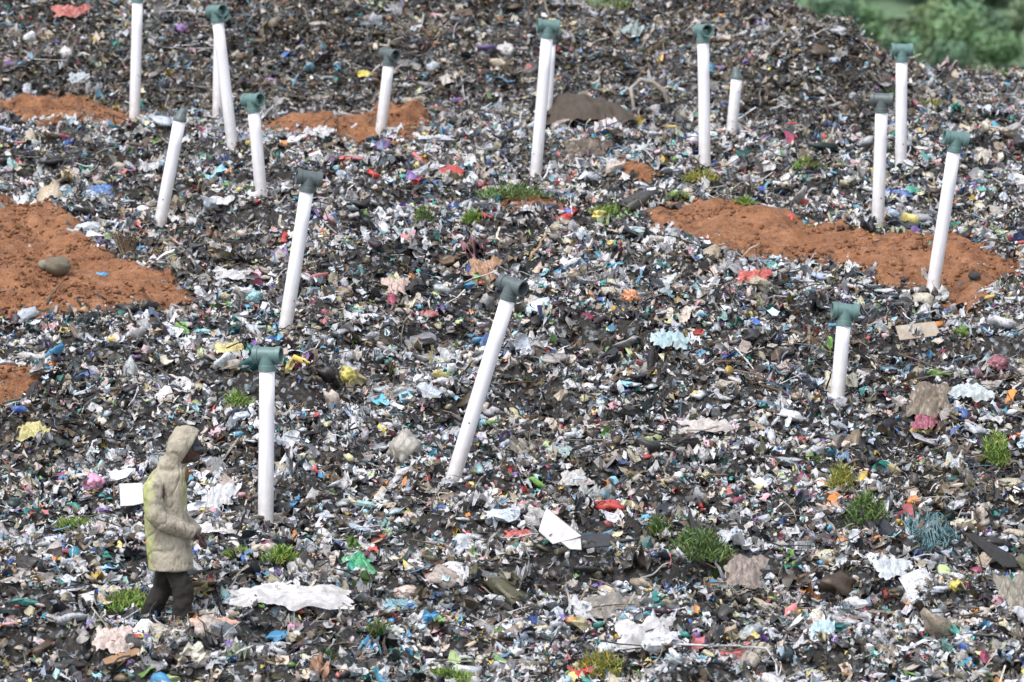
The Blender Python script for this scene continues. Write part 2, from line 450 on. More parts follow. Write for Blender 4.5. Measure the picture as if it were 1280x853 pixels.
# ------------------------------------------------------------------ red soil
m, nt, b = new_mat('red_soil'); p = geo(nt)
c = ramp(nt, noise(nt, 5, 6, p, .7), [(.3, (.12, .052, .025)), (.5, (.27, .115, .050)), (.7, (.40, .20, .105))])
c = mix(nt, ramp(nt, noise(nt, 45, 3, p), [(.55, 0.0), (.72, .8)]), c, (.46, .27, .17))
c = mix(nt, ramp(nt, noise(nt, 23, 4, p), [(.28, .8), (.42, 0.0)]), c, (.10, .04, .022))
nt.links.new(c, b.inputs['Base Color']); b.inputs['Roughness'].default_value = .95
bump(nt, b, noise(nt, 28, 6, p, .7), 1.0, .035)
M_SOIL = m
T_clod = [ico_tpl(2, 500 + i, .5, .75) for i in range(8)]
for i, P in enumerate(WP):
    x0, y0 = P.min(0) - .3; x1, y1 = P.max(0) + .3
    st = .035
    ax_ = np.arange(x0, x1, st); ay_ = np.arange(y0, y1, st)
    A, B = np.meshgrid(ax_, ay_)
    sd = sd_poly(A, B, P) + .07 + .20 * fbm(A * 2.2, B * 1.5, 77, 3)
    Z = H(A, B) + soil_dz(sd) + .028 * fbm(A * 9, B * 8, 5, 4) + .05 * fbm(A * 2, B * 2, 15, 2) * (sd > .1)
    q = grid_faces(len(ax_), len(ay_)); ok = (sd.ravel()[q] > -.12).all(1)
    V = np.c_[A.ravel(), B.ravel(), Z.ravel()]; q = q[ok]
    tri = np.r_[q[:, [0, 1, 2]], q[:, [0, 2, 3]]]
    # loose clods lying in the same soil
    n = int(230 * ok.sum() * st * st) + 5
    cx = rng.uniform(x0, x1, n * 2); cy = rng.uniform(y0, y1, n * 2)
    sdc = sd_poly(cx, cy, P) + .07 + .20 * fbm(cx * 2.2, cy * 1.5, 77, 3); kk = sdc > -.03; cx, cy, sdc = cx[kk], cy[kk], sdc[kk]
    cz = H(cx, cy) + soil_dz(sdc)
    Vs = [V]; Fs = [tri]; off = len(V)
    rot = rot_mats(len(cx), 1.0); s = .012 + .035 * rng.random(len(cx)) ** 3
    for j in range(len(cx)):
        tv, tf = T_clod[j % 8]
        Vs.append((tv * s[j]) @ rot[j].T + [cx[j], cy[j], cz[j] + s[j] * .1]); Fs.append(tf + off); off += len(tv)
    struct(mesh_np('soil', np.concatenate(Vs), np.concatenate(Fs), M_SOIL, smooth=True))

# ------------------------------------------------------------------ vent pipes
def pvc_mat(name, c, dirtc, amount):
    m, nt, b = new_mat(name); v = objc(nt)
    sx = nt.nodes.new('ShaderNodeSeparateXYZ'); nt.links.new(v, sx.inputs[0])
    mp = nt.nodes.new('ShaderNodeMapping'); mp.inputs['Scale'].default_value = (14, 14, 1.6); nt.links.new(v, mp.inputs[0])
    st = ramp(nt, noise(nt, 1.0, 5, mp.outputs[0], .65), [(.45, 0.0), (.8, amount)])
    col = mix(nt, st, c, dirtc)
    lo = ramp(nt, sx.outputs[2], [(0.0, 1.0), (.12, .75), (.5, 0.0)])
    mu = nt.nodes.new('ShaderNodeMath'); mu.operation = 'MULTIPLY'; nt.links.new(lo, mu.inputs[0]); nt.links.new(ramp(nt, noise(nt, 12, 4, v), [(.3, 0.15), (.7, .9)]), mu.inputs[1])
    col = mix(nt, mu.outputs[0], col, (.34, .29, .23))
    nt.links.new(col, b.inputs['Base Color']); b.inputs['Roughness'].default_value = .38
    return m
M_PVC = pvc_mat('white_pvc', (.80, .79, .83), (.42, .40, .37), .6)
def tee_mat(name, c):
    m, nt, b = new_mat(name); v = objc(nt)
    col = mix(nt, ramp(nt, noise(nt, 14, 5, v), [(.35, 0.0), (.75, .8)]), c, tuple(x * .6 for x in c))
    col = mix(nt, ramp(nt, noise(nt, 45, 4, v), [(.6, 0.0), (.75, .5)]), col, (.3, .3, .27))
    nt.links.new(col, b.inputs['Base Color']); b.inputs['Roughness'].default_value = .45; return m
M_TEAL = tee_mat('teal_pvc', (.125, .22, .213)); M_GREY = tee_mat('grey_pvc', (.10, .13, .135))
M_DARK = solid('hollow_shade', (.012, .013, .013), .9, .2)  # near-black paint for the shade inside tee mouths and drill holes

def ring_loft(bm, rings, close=False):
    vs = [[bm.verts.new(p) for p in r] for r in rings]; n = len(rings[0])
    for i in range(len(vs) - 1):
        for k in range(n):
            bm.faces.new((vs[i][k], vs[i][(k + 1) % n], vs[i + 1][(k + 1) % n], vs[i + 1][k]))
    if close: 
        bm.faces.new(vs[0][::-1]); bm.faces.new(vs[-1])
    return vs
def circ(c, r, axis='Z', n=28, ry=None):
    out = []; ry = ry or r
    for k in range(n):
        t = 2 * math.pi * k / n; a, b_ = r * math.cos(t), ry * math.sin(t)
        out.append((c[0] + a, c[1] + b_, c[2]) if axis == 'Z' else (c[0], c[1] + a, c[2] + b_))
    return out
PR = .064
def pipe_mesh(L, nholes, seed):
    bm = bmesh.new(); n = 32
    zs = [-.35, 0, .1] + [L * t for t in (.25, .5, .75, 1.0)]
    ring_loft(bm, [circ((0, 0, z), PR, n=n) for z in zs] + [circ((0, 0, L), PR * .93, n=n), circ((0, 0, L - .15), PR * .93, n=n)])
    return bm
def hole_meshes(L, seed):
    r = random.Random(seed); out = []
    for i in range(r.choice([0, 1, 1, 2])):
        bm = bmesh.new(); z = r.choice([.05, .09, .25, .5]) + r.random() * .05
        a = R(270 + r.uniform(-50, 50)); rr = .007
        c = Vector((math.cos(a) * (PR + .0015), math.sin(a) * (PR + .0015), z)); t = Vector((-math.sin(a), math.cos(a), 0))
        bm.faces.new([bm.verts.new(c + t * rr * math.cos(q) + Vector((0, 0, 1)) * rr * 1.1 * math.sin(q)) for q in [k * .785 for k in range(8)]])  # flat disc on the pipe wall, coloured dark as the hole's shade
        out.append(bm)
    return out
def tee_mesh():
    bm = bmesh.new(); n = 28
    # sleeve socket
    r0 = PR * 1.12
    ring_loft(bm, [circ((0, 0, -.015), r0 * .97), circ((0, 0, -.013), r0 * 1.09), circ((0, 0, .03), r0 * 1.09), circ((0, 0, .036), r0), circ((0, 0, .14), r0)])
    # barrel along X
    rb = PR * 1.06; zc = .125
    xs = [(-.128, rb * .86), (-.132, rb * .98), (-.13, rb * 1.13), (-.085, rb * 1.13), (-.078, rb), (.078, rb), (.085, rb * 1.13), (.13, rb * 1.13), (.132, rb * .98), (.128, rb * .86)]
    ring_loft(bm, [circ((0, 0, zc), .001, 'X')] * 0 + [circ((x, 0, zc), r, 'X') for x, r in xs])
    # inside of the mouths
    for s in (-1, 1):
        ring_loft(bm, [circ((s * .128, 0, zc), rb * .86, 'X'), circ((s * .03, 0, zc), rb * .84, 'X')][::s])
    bmesh.ops.recalc_face_normals(bm, faces=bm.faces)
    return bm
def bore_mesh(s):
    bm = bmesh.new()
    if 1:
        vs = [bm.verts.new(p) for p in circ((s * .045, 0, .125), PR * .90, 'X')]; bm.faces.new(vs)  # disc across the bore, its dark colour painting the shade within
    return bm
def meshdata(name, bm, mat, smooth=True):
    me = bpy.data.meshes.new(name)
    for f in bm.faces: f.smooth = smooth
    bm.to_mesh(me); bm.free(); me.materials.append(mat)
    return me
def stub_mesh():
    bm = bmesh.new(); rs = [circ((0, 0, -.01), PR * 1.1), circ((0, 0, .03), PR * 1.1), circ((.004, 0, .04), PR * .86), circ((.012, 0, .09), PR * .72), circ((.022, 0, .13), PR * .5), circ((.024, 0, .132), PR * .38), circ((.02, 0, .09), PR * .36)]
    ring_loft(bm, rs); return bm
tee_me = {M_TEAL: meshdata('tee_fitting', tee_mesh(), M_TEAL), M_GREY: meshdata('tee_fitting', tee_mesh(), M_GREY)}
for me in tee_me.values():
    try: me.set_sharp_from_angle(angle=R(35))
    except Exception: pass
stub_me = meshdata('end_stub', stub_mesh(), M_GREY)
bore_me = [meshdata('opening', bore_mesh(s_), M_DARK, False) for s_ in (-1, 1)]

# (top px of white pipe, top py), (base px, py), yaw of tee deg, material, label, forced depth or None
PIPES = [
 ((172, 0), (168, 148), 0, M_TEAL, 'tall white pipe in the far red soil whose fitting is cut by the top edge', None),
 ((272, 25), (291, 187), -48, M_TEAL, 'tall white pipe leaning left with a teal mouth, another pipe right behind it', None),
 ((274, 30), (272, 139), 130, M_TEAL, 'white pipe almost hidden behind the tall left-leaning pipe', 59.5),
 ((317, 137), (327, 250), -42, M_TEAL, 'short white pipe with an open teal tee, right of the leaning pair', None),
 ((225, 148), (200, 280), 86, M_GREY, 'white pipe leaning right whose top is only a small dark stub', None),
 ((384, 236), (357, 408), 12, M_GREY, 'white pipe leaning right topped by a dark grey tee, above the yellow bag', None),
 ((334, 459), (332, 653), -14, M_TEAL, 'upright white pipe with teal tee standing nearest to the walking person', None),
 ((486, 79), (476, 165), -50, M_GREY, 'short white pipe with dark grey open tee in the small far soil patch', None),
 ((684, 44), (669, 226), 8, M_TEAL, 'tall white pipe with level teal tee beside the brown tarpaulin, in front of another', None),
 ((688, 52), (683, 155), 40, M_GREY, 'white pipe mostly hidden behind the tall one next to the brown tarpaulin', 59.0),
 ((879, 50), (881, 214), -66, M_TEAL, 'tall upright white pipe with end-on teal fitting standing in yellow-green weeds', None),
 ((921, 96), (914, 171), 84, M_GREY, 'shortest far white pipe leaning slightly right below the brown mound', None),
 ((1127, 74), (1126, 213), 4, M_TEAL, 'upright white pipe with level teal tee reaching up to the mound crest', None),
 ((1102, 137), (1097, 282), -10, M_GREY, 'upright white pipe with dark grey tee at the upper edge of the big soil patch', None),
 ((1193, 186), (1165, 368), 8, M_TEAL, 'white pipe leaning right with teal tee, planted in the big red soil patch', None),
 ((1055, 403), (1046, 504), 6, M_TEAL, 'short white pipe with level teal tee standing below the big soil patch', None),
 ((636, 371), (567, 597), -36, M_GREY, 'white pipe leaning strongly right with dark open tee in the middle of the slope', None),
]
for i, (tp, bp, yaw, tm, lab, dep) in enumerate(PIPES):
    bp = (bp[0] + (bp[0] - tp[0]) / (bp[1] - tp[1]) * (6 if bp[1] > 300 else 1), bp[1] + (6 if bp[1] > 300 else 1))
    x, y, z = ghit(*bp)
    if dep:
        d = ray(*bp); x, y = d[0] / d[1] * dep, dep; z = CAMZ + d[2] / d[1] * dep
    d = ray(*tp); leanback = random.Random(i).uniform(-.04, .06)
    yt = y + leanback
    T = Vector((d[0] / d[1] * yt, yt, CAMZ + d[2] / d[1] * yt)); B = Vector((x, y, z))
    ax = T - B; L = ax.length
    q = ax.normalized().to_track_quat('Z', 'Y')
    # keep the fitting's yaw about the lean axis, measured from the image's horizontal
    zq = ax.normalized(); xq = (Vector((1, 0, 0)) - zq * zq.x).normalized(); yq = zq.cross(xq)
    mt = Matrix((xq, yq, zq)).transposed()
    root = empty('vent_pipe', B); root.rotation_euler = mt.to_euler()
    tag(root, lab, 'vent pipe', 'white landfill gas vent pipes with tee fittings')
    obj_bm('pipe', pipe_mesh(L, 3, i), M_PVC, root)
    for hb in hole_meshes(L, i): obj_bm('drill_hole', hb, M_DARK, root, smooth=False)
    if yaw in (84, 86):
        te = link(bpy.data.objects.new('end_stub', stub_me), root); te.location = (0, 0, L - .02); te.rotation_euler = (0, 0, R(10 if yaw == 86 else 160)); continue
    te = link(bpy.data.objects.new('tee_fitting', tee_me[tm]), root); te.location = (0, 0, L - .02); te.rotation_euler = (0, 0, R(yaw)); te.scale = (.9, .96, .96)
    for bme in bore_me: link(bpy.data.objects.new('opening', bme), te)

# ------------------------------------------------------------------ rubbish items that stand out
def fmat(c, rough=.45, grime=.65):
    g_ = sum(c) / 3; c = tuple((.82 * v_ + .18 * g_) * (.80 if g_ > .6 else .95) for v_ in c); return solid('litter_%02x%02x%02x' % tuple(int(255 * v) for v in c), c, rough, grime, gs=5, bs=16, bstr=.8)
def place_basis(px, py):
    x, y, z = ghit(px, py); s = y / F     # metres per photo pixel there
    return Vector((x, y, z)), s
def noise3(p, k, s=0): 
    return float(vnoise(np.array([p[0] * k + p[2] * 1.7 * k]), np.array([p[1] * k - p[2] * 1.3 * k]), s)[0])
def item_film(name, px, py, w, h, c, label, cat, seed=0, lift=.02, rough=.4, shape=None, grime=.55, mat=None):
    """crumpled film or cloth: w,h its width and height in photo pixels; lies on the slope, tilted up"""
    P, s = place_basis(px, py + h * .4); r = np.random.default_rng(seed + int(px * 7 + py))
    W, Hh = w * s, h * s
    n = 44; mm = 28; u, v = np.meshgrid(np.linspace(-.5, .5, n), np.linspace(-.5, .5, mm))
    a = np.arctan2(v, u)
    sd_ = r.random() * 50; outl = 1.05 + .75 * fbm(np.cos(a) * 1.3 + sd_, np.sin(a) * 1.3 + sd_, 9, 3)
    U = u * outl; Vv = v * outl
    Zn = np.zeros_like(U)
    for k in range(7):
        t = r.random() * 3.14; fr = 5 + 3.2 * k
        Zn += (.14 / (1 + k * .5)) * np.abs(np.sin((U * math.cos(t) + Vv * math.sin(t)) * fr + r.random() * 6))
    Zn *= 1.7; Zn += .30 * fbm(U * 6 + seed, Vv * 6, 5, 4) + (r.random(U.shape) - .5) * .04
    U = U + .05 * fbm(U * 7, Vv * 7 + seed, 6, 3); Vv = Vv + .10 * fbm(U * 7 + 3, Vv * 7 + seed, 7, 3)
    ed = np.minimum(1, 2.2 * (1 - 2 * np.maximum(np.abs(u), np.abs(v)))); Zn *= .5 + .5 * ed
    tilt = R(35); L = Hh / math.sin(tilt + .25)
    X = U * W; Y = Vv * L * math.cos(tilt); Z = (Vv + .42) * L * math.sin(tilt) + Zn * min(W, Hh * 2) * .55 + lift - .2 * Hh
    o = mesh_np(name, np.c_[X.ravel(), Y.ravel(), Z.ravel()], grid_faces(n, mm), mat or fmat(c, rough, grime), smooth=True)
    o.location = P; return tag(o, label, cat)
def item_bag(name, px, py, w, h, c, label, cat, seed=0, knot=True, rough=.4, grime=.5, yaw=0, mat=None):
    """full crumpled bag; w,h in photo pixels"""
    P, s = place_basis(px, py + h * .45); W, Hh = w * s, h * s
    r = random.Random(seed + int(px * 3 + py)); bm = bmesh.new()
    bmesh.ops.create_icosphere(bm, subdivisions=4, radius=.5)
    dirs = [Vector((r.gauss(0, 1), r.gauss(0, 1), r.gauss(0, 1))).normalized() for _ in range(9)]
    phs = [r.random() * 6 for _ in dirs]
    for vtx in bm.verts:
        p_ = vtx.co; k = 1.0
        for j, (dd, ph) in enumerate(zip(dirs, phs)): k += (.24 / (1 + .3 * j)) * (abs(math.sin(p_.dot(dd) * (6 + 3.5 * j) + ph)) - .55)
        p_ *= k
        if knot and p_.z > .2: p_.x *= 1 - (p_.z - .2) * 1.4; p_.y *= 1 - (p_.z - .2) * 1.4; p_.z *= 1.08
        vtx.co = Vector((p_.x * W, p_.y * W * .85, (p_.z + .34) * Hh))
    o = obj_bm(name, bm, mat or fmat(c, rough, grime)); o.location = P; o.rotation_euler = (0, R(r.uniform(-12, 12)), yaw)
    return tag(o, label, cat)
def item_board(name, px, py, poly, c, label, cat, thick=.012, tilt=55, rough=.6, grime=.25, yaw=0, bend=.0):
    """stiff board of polygon outline in photo px relative to (px,py), leaning on the slope"""
    lo = max(b_ for a, b_ in poly); P, s = place_basis(px, py + lo)
    st = math.sin(R(tilt) + .1); bm = bmesh.new()
    vs = []
    for a, b_ in poly:
        t = (lo - b_) * s / st
        vs.append(bm.verts.new((a * s, t, 0)))
    f = bm.faces.new(vs)
    ex = bmesh.ops.extrude_face_region(bm, geom=[f])
    for e in ex['geom']:
        if isinstance(e, bmesh.types.BMVert): e.co.z += thick
    bmesh.ops.recalc_face_normals(bm, faces=bm.faces)
    bmesh.ops.bevel(bm, geom=bm.edges[:], offset=thick * .2, segments=1, affect='EDGES')
    bmesh.ops.subdivide_edges(bm, edges=bm.edges[:], cuts=2, use_grid_fill=True)
    for v_ in bm.verts: v_.co.z += bend * math.sin(v_.co.x * 9 + 1) + bend * .6 * math.sin(v_.co.y * 14)
    o = obj_bm(name, bm, fmat(c, rough, grime), smooth=False); o.location = P + Vector((0, -.04, .045)); o.rotation_euler = (R(tilt), 0, yaw)
    return tag(o, label, cat)
def tube_pts(name, pts, rad, mat, label=None, cat=None, parent=None, taper=1.0, n=8):
    pts = [Vector(p_) for p_ in pts]; bm = bmesh.new(); rings = []
    for i, p_ in enumerate(pts):
        t = (pts[min(i + 1, len(pts) - 1)] - pts[max(i - 1, 0)]).normalized()
        a = t.cross(Vector((0, .3, 1))).normalized(); b_ = t.cross(a)
        rr = rad * (1 + (taper - 1) * i / (len(pts) - 1))
        rings.append([p_ + a * rr * math.cos(2 * math.pi * k / n) + b_ * rr * math.sin(2 * math.pi * k / n) for k in range(n)])
    ring_loft(bm, rings, True); o = obj_bm(name, bm, mat, parent)
    if label: tag(o, label, cat)
    return o
def wpt(px, py, up=0.0, dd=0.0):
    x, y, z = ghit(px, py); return Vector((x, y + dd, z + up))

FILMS = [
 ('plastic_sheet', 365, 752, 130, 26, (.74, .72, .74), 'large crumpled white plastic sheet spread right of the walking person', 'plastic sheet'),
 ('tarpaulin', 404, 768, 40, 12, (.08, .34, .60), 'blue tarpaulin scrap poking out below the large white sheet', 'tarpaulin'),
 ('plastic_bag', 447, 705, 34, 24, (.03, .42, .17), 'bright emerald green plastic bag lying on the lower slope', 'plastic bag'),
 ('plastic_bag', 833, 430, 42, 20, (.48, .70, .76), 'pale cyan plastic bag, isolated in the middle right slope', 'plastic bag'),
 ('cloth', 942, 350, 36, 14, (.58, .07, .05), 'bright red cloth just below the big red soil patch', 'cloth'),
 ('cloth', 887, 537, 62, 16, (.66, .60, .58), 'off-white folded cloth with a pinkish cast left of the short teal-topped pipe', 'cloth'),
 ('cloth', 605, 339, 38, 26, (.42, .22, .11), 'orange brown cloth just above the strongly leaning pipe', 'cloth'),
 ('plastic_bag', 1212, 496, 50, 18, (.62, .72, .76), 'pale blue white bag near the right edge beside the brown sack', 'plastic bag'),
 ('plastic_bag', 811, 796, 66, 34, (.74, .72, .74), 'white bag pile above the bent white tube', 'plastic bag'),
 ('cardboard', 920, 829, 62, 16, (.48, .07, .08), 'dark red sheet behind the bent white tube', 'sheet'),
 ('plastic_bag', 700, 570, 26, 12, (.40, .56, .55), 'pale teal scrap right of the foot of the strongly leaning pipe', 'plastic bag'),
 ('cloth', 785, 764, 76, 22, (.24, .215, .19), 'flat grey brown cloth draped on the lower slope', 'cloth'),
 ('plastic_bag', 122, 242, 30, 12, (.05, .18, .50), 'deep blue bag scrap left of the right-leaning pipe with the small dark stub', 'plastic bag'),
 ('plastic_bag', 1122, 245, 34, 9, (.06, .16, .52), 'blue film strip right of the pipe with the dark grey tee', 'plastic bag'),
 ('plastic_bag', 1146, 243, 22, 8, (.04, .36, .26), 'small green film touching the blue strip near the upper right pipes', 'plastic bag'),
 ('plastic_bag', 42, 545, 42, 18, (.60, .54, .18), 'dull yellow bag spread near the left edge above the person', 'plastic bag'),
 ('plastic_bag', 285, 440, 26, 12, (.70, .58, .20), 'pale yellow bag left of the upright pipe nearest the person', 'plastic bag'),
 ('plastic_bag', 460, 95, 20, 8, (.75, .62, .05), 'small bright yellow scrap on the far mound left of the short grey-topped pipe', 'plastic bag'),
 ('plastic_bag', 395, 172, 36, 14, (.72, .70, .72), 'white wrapper below the small far soil patch', 'plastic bag'),
 ('plastic_bag', 285, 256, 42, 10, (.76, .75, .76), 'long white film strip between the two right-leaning pipes on the left', 'plastic bag'),
 ('plastic_bag', 275, 665, 55, 10, (.76, .72, .70), 'white film lying between the person and the nearest upright pipe', 'plastic bag'),
 ('plastic_bag', 272, 625, 40, 26, (.74, .75, .78), 'white bag just right of the person at chest height', 'plastic bag'),
 ('plastic_bag', 720, 604, 34, 18, (.62, .61, .60), 'grey white bag above the folded white board', 'plastic bag'),
 ('plastic_bag', 715, 570, 0, 0, None, None, None),
 ('plastic_bag', 1115, 715, 42, 24, (.66, .72, .78), 'whitish blue bag on the lower right slope', 'plastic bag'),
 ('plastic_bag', 1028, 790, 26, 20, (.42, .62, .74), 'sky blue bag at the lower right among grey waste', 'plastic bag'),
 ('plastic_bag', 1150, 543, 22, 8, (.72, .56, .05), 'bright yellow peel-like scrap beneath the magenta bundle', 'plastic bag'),
 ('cloth', 90, 18, 34, 12, (.50, .10, .08), 'faded red cloth high on the far mound at the left', 'cloth'),
 ('plastic_bag', 96, 101, 30, 12, (.55, .62, .70), 'pale blue film on the far mound above the left soil strip', 'plastic bag'),
 ('plastic_bag', 488, 795, 32, 12, (.60, .62, .58), 'pale grey bag right of the brown heap near the bottom', 'plastic bag'),
 ('plastic_bag', 500, 760, 34, 12, (.18, .42, .52), 'teal blue wrapper on the lower slope below the green bag', 'plastic bag'),
 ('plastic_bag', 648, 673, 30, 10, (.55, .08, .07), 'red wrapper left of the folded white board', 'plastic bag'),
 ('plastic_bag', 300, 348, 50, 12, (.66, .64, .68), 'white wrappers below the dark brown heap on the left', 'plastic bag'),
]
for i, t in enumerate(FILMS):
    if t[3]: item_film(*t[:5], t[5], t[6], t[7], seed=i * 13)
BAGS = [
 ('plastic_bag', 118, 604, 24, 20, (.80, .30, .50), 'bright pink crumpled bag left of the person', 'plastic bag'),
 ('plastic_bag', 140, 803, 34, 24, (.78, .60, .54), 'pale peach bag near the bottom left corner', 'plastic bag'),
 ('sack', 508, 558, 36, 42, (.44, .41, .36), 'grey beige tied sack left of the strongly leaning pipe foot', 'sack'),
 ('container', 788, 371, 21, 18, (.78, .30, .10), 'orange round container in the open middle of the slope', 'container'),
 ('plastic_bag', 472, 671, 18, 14, (.72, .14, .05), 'small red orange bag on the slope above the green bag', 'plastic bag'),
 ('plastic_bag', 433, 471, 20, 22, (.62, .54, .06), 'yellow bag with dark side right of the upright nearest pipe', 'plastic bag'),
 ('sack', 1266, 740, 36, 42, (.27, .24, .19), 'brown grey sack cut by the right edge of the picture', 'sack'),
 ('bundle', 1158, 533, 26, 16, (.36, .06, .12), 'magenta bundle on the right slope above the yellow scrap', 'bundle'),
 ('container', 1248, 455, 24, 20, (.34, .09, .13), 'maroon round container near the right edge', 'container'),
 ('sack', 1165, 500, 46, 34, (.22, .17, .12), 'brown bulging sack beside the pale blue white bag', 'sack'),
 ('bundle', 495, 361, 28, 20, (.60, .42, .36), 'peach pink bundle left of the dark tee of the leaning middle pipe', 'bundle'),
 ('plastic_bag', 316, 371, 18, 15, (.30, .60, .64), 'small cyan bag left of the foot of the pipe with the dark grey tee', 'plastic bag'),
 ('plastic_bag', 1143, 626, 17, 14, (.80, .26, .03), 'bright orange bag right of the dark green weed, beside the brown heap', 'plastic bag'),
 ('plastic_bag', 1040, 632, 20, 12, (.75, .34, .16), 'dull orange bag left of the dark green weed', 'plastic bag'),
 ('plastic_bag', 1130, 673, 10, 10, (.80, .20, .04), 'tiny orange red bag left of the blue green net', 'plastic bag'),
 ('plastic_bag', 1195, 735, 18, 15, (.62, .54, .06), 'small mustard yellow bag at lower right', 'plastic bag'),
 ('plastic_bag', 367, 783, 13, 13, (.78, .34, .54), 'small pink bag beneath the large white sheet', 'plastic bag'),
 ('plastic_bag', 110, 286, 30, 18, (.66, .72, .78), 'bluish white bag beside the left soil patch', 'plastic bag'),
 ('plastic_bag', 83, 66, 16, 16, (.76, .72, .74), 'round white bag high on the far mound at the left', 'plastic bag'),
 ('sack', 632, 64, 22, 18, (.58, .55, .54), 'whitish sack on the far mound left of the tall teal-topped pipe', 'sack'),
 ('plastic_bag', 227, 36, 14, 12, (.25, .12, .36), 'small purple bag on the far mound left of the leaning pair', 'plastic bag'),
 ('plastic_bag', 337, 103, 16, 10, (.36, .20, .44), 'violet bag near the foot of the far mound', 'plastic bag'),
 ('bundle', 737, 193, 44, 20, (.11, .075, .05), 'low dark brown bundle below the brown tarpaulin', 'bundle'),
 ('plastic_bag', 508, 742, 28, 18, (.64, .50, .44), 'peach beige bag below the green bag', 'plastic bag'),
 ('container', 664, 358, 14, 13, (.80, .80, .80), 'small white box right of the dark tee of the leaning middle pipe', 'container'),
 ('plastic_bag', 1190, 650, 14, 14, (.48, .66, .68), 'small aqua bag just above the blue green net', 'plastic bag'),
 ('plastic_bag', 1265, 686, 12, 12, (.06, .44, .22), 'small green bag above the black board', 'plastic bag'),
 ('plastic_bag', 476, 806, 12, 14, (.78, .18, .30), 'small coral pink bag right of the brown bottom heap', 'plastic bag'),
 ('plastic_bag', 180, 797, 13, 11, (.68, .60, .05), 'small yellow bag below the person', 'plastic bag'),
 ('plastic_bag', 270, 787, 50, 12, (.78, .42, .30), 'salmon coloured bag below the walking person', 'plastic bag'),
 ('bundle', 930, 720, 44, 34, (.28, .22, .19), 'greyish brown bundle below the largest bushy weed', 'bundle'),
]
for i, t in enumerate(BAGS):
    if t[3] >= 26 and t[1] not in (508, 110):
        item_film(t[0], t[1], t[2], t[3] * 1.05, t[4] * 1.1, t[5], t[6], t[7], seed=i * 17, grime=.8, lift=.03); continue
    item_bag(*t[:6], t[6], t[7], seed=i * 31, knot=t[0] in ('sack', 'plastic_bag') and i % 2 == 0)

item_board('foam_board', 163, 630, [(-15, -14), (14, -15), (17, 10), (4, 13), (-12, 14)], (.80, .79, .80), 'square white foam board lying behind the person', 'foam board', tilt=48)
item_board('white_board', 697, 668, [(-14, -24), (-12, -22), (30, 12), (22, 15), (-6, 22), (-24, 6), (-20, -8)], (.80, .77, .78), 'large folded white board, triangular, on the lower middle slope', 'board', tilt=58, bend=.006)
item_board('white_flap', 712, 690, [(-14, -5), (14, -7), (15, 7), (0, 6)], (.74, .72, .74), 'small white flap at the foot of the triangular white board', 'board', tilt=40)
item_board('dark_board', 742, 686, [(-20, -8), (22, -8), (20, 6), (-14, 9)], (.035, .04, .05), 'black flat board right of the triangular white board', 'board', tilt=30)
item_board('black_board', 1236, 696, [(-30, -19), (-16, -18), (36, 12), (40, 24), (18, 24)], (.010, .010, .012), 'long black board lying diagonally near the right edge', 'board', tilt=40, grime=.1)
item_board('carton', 1148, 420, [(-28, -6), (22, -12), (28, 6), (-24, 12)], (.44, .36, .27), 'flattened beige carton below the big soil patch', 'carton', tilt=40)
item_board('plank', 152, 830, [(-24, 4), (-4, -4), (20, -10), (24, -4), (0, 6), (-20, 10)], (.42, .22, .09), 'orange brown wooden plank in the bottom left corner', 'plank', tilt=30)
item_board('grey_board', 612, 730, [(-24, -12), (2, -4), (24, 8), (22, 12), (-20, -4)], (.13, .13, .135), 'narrow dark grey board on the lower middle slope', 'board', tilt=30)

# brown tarpaulin heap
def tarp():
    P, s = place_basis(733, 160); W, Hh, Dp = 118 * s, 32 * s, 1.0
    n, mm = 70, 40; u, v = np.meshgrid(np.linspace(-1, 1, n), np.linspace(-1, 1, mm))
    rr = np.hypot(u * (1 + .1 * np.sin(3 * v)), v); hgt = np.clip(1 - rr ** 4.5, -.3, 1)
    prof = .66 + .22 * np.cos((u + .55) * 2.0)
    Z = hgt * prof + .12 * np.abs(np.sin(u * 8 + 3.2 * v + .5)) + .12 * np.abs(np.sin(u * 4 - 7 * v + 3 * fbm(u, v, 3, 2))) + .16 * fbm(u * 2.6, v * 2.6, 8, 4)
    o = mesh_np('tarpaulin', np.c_[(u * W * .5).ravel(), (v * Dp * .5).ravel(), (Z * Hh).ravel()], grid_faces(n, mm), solid('brown_tarpaulin', (.075, .056, .044), .8, .5, bs=16, bstr=.9), smooth=True)
    o.location = P + Vector((0, .15, .06)); tag(o, 'dark brown tarpaulin heap behind the tall pipe with the level teal tee', 'tarpaulin')
tarp()
# boulder and small stone
def boulder(px, py, w, h, c, label):
    P, s = place_basis(px, py + h * .45); bm = bmesh.new(); bmesh.ops.create_icosphere(bm, subdivisions=4, radius=.5)
    for v_ in bm.verts:
        k = 1 + .16 * noise3(v_.co, 3, 5) + .08 * noise3(v_.co, 8, 9); v_.co = Vector((v_.co.x * w * s * k, v_.co.y * w * s * .9 * k, (v_.co.z + .4) * h * s * k))
    o = obj_bm('boulder', bm, solid('stone', c, .9, .5, bs=18, bstr=.8)); o.location = P; tag(o, label, 'boulder')
boulder(72, 332, 33, 26, (.17, .145, .105), 'rounded olive brown boulder on the left red soil patch')
boulder(54, 331, 12, 14, (.26, .24, .20), 'small grey stone touching the left of the rounded boulder')
boulder(1218, 346, 16, 12, (.06, .055, .055), 'small dark stone on the right end of the big soil patch')

# bent white tube at the bottom
tube_pts('bent_tube', [wpt(822, 824, .05), wpt(850, 826, .10), wpt(885, 830, .13), wpt(925, 832, .13), wpt(958, 834, .12), wpt(970, 842, .08), wpt(972, 858, .04)], .009, fmat((.78, .74, .76)), 'thin white bent tube in front of the dark red sheet', 'tube')
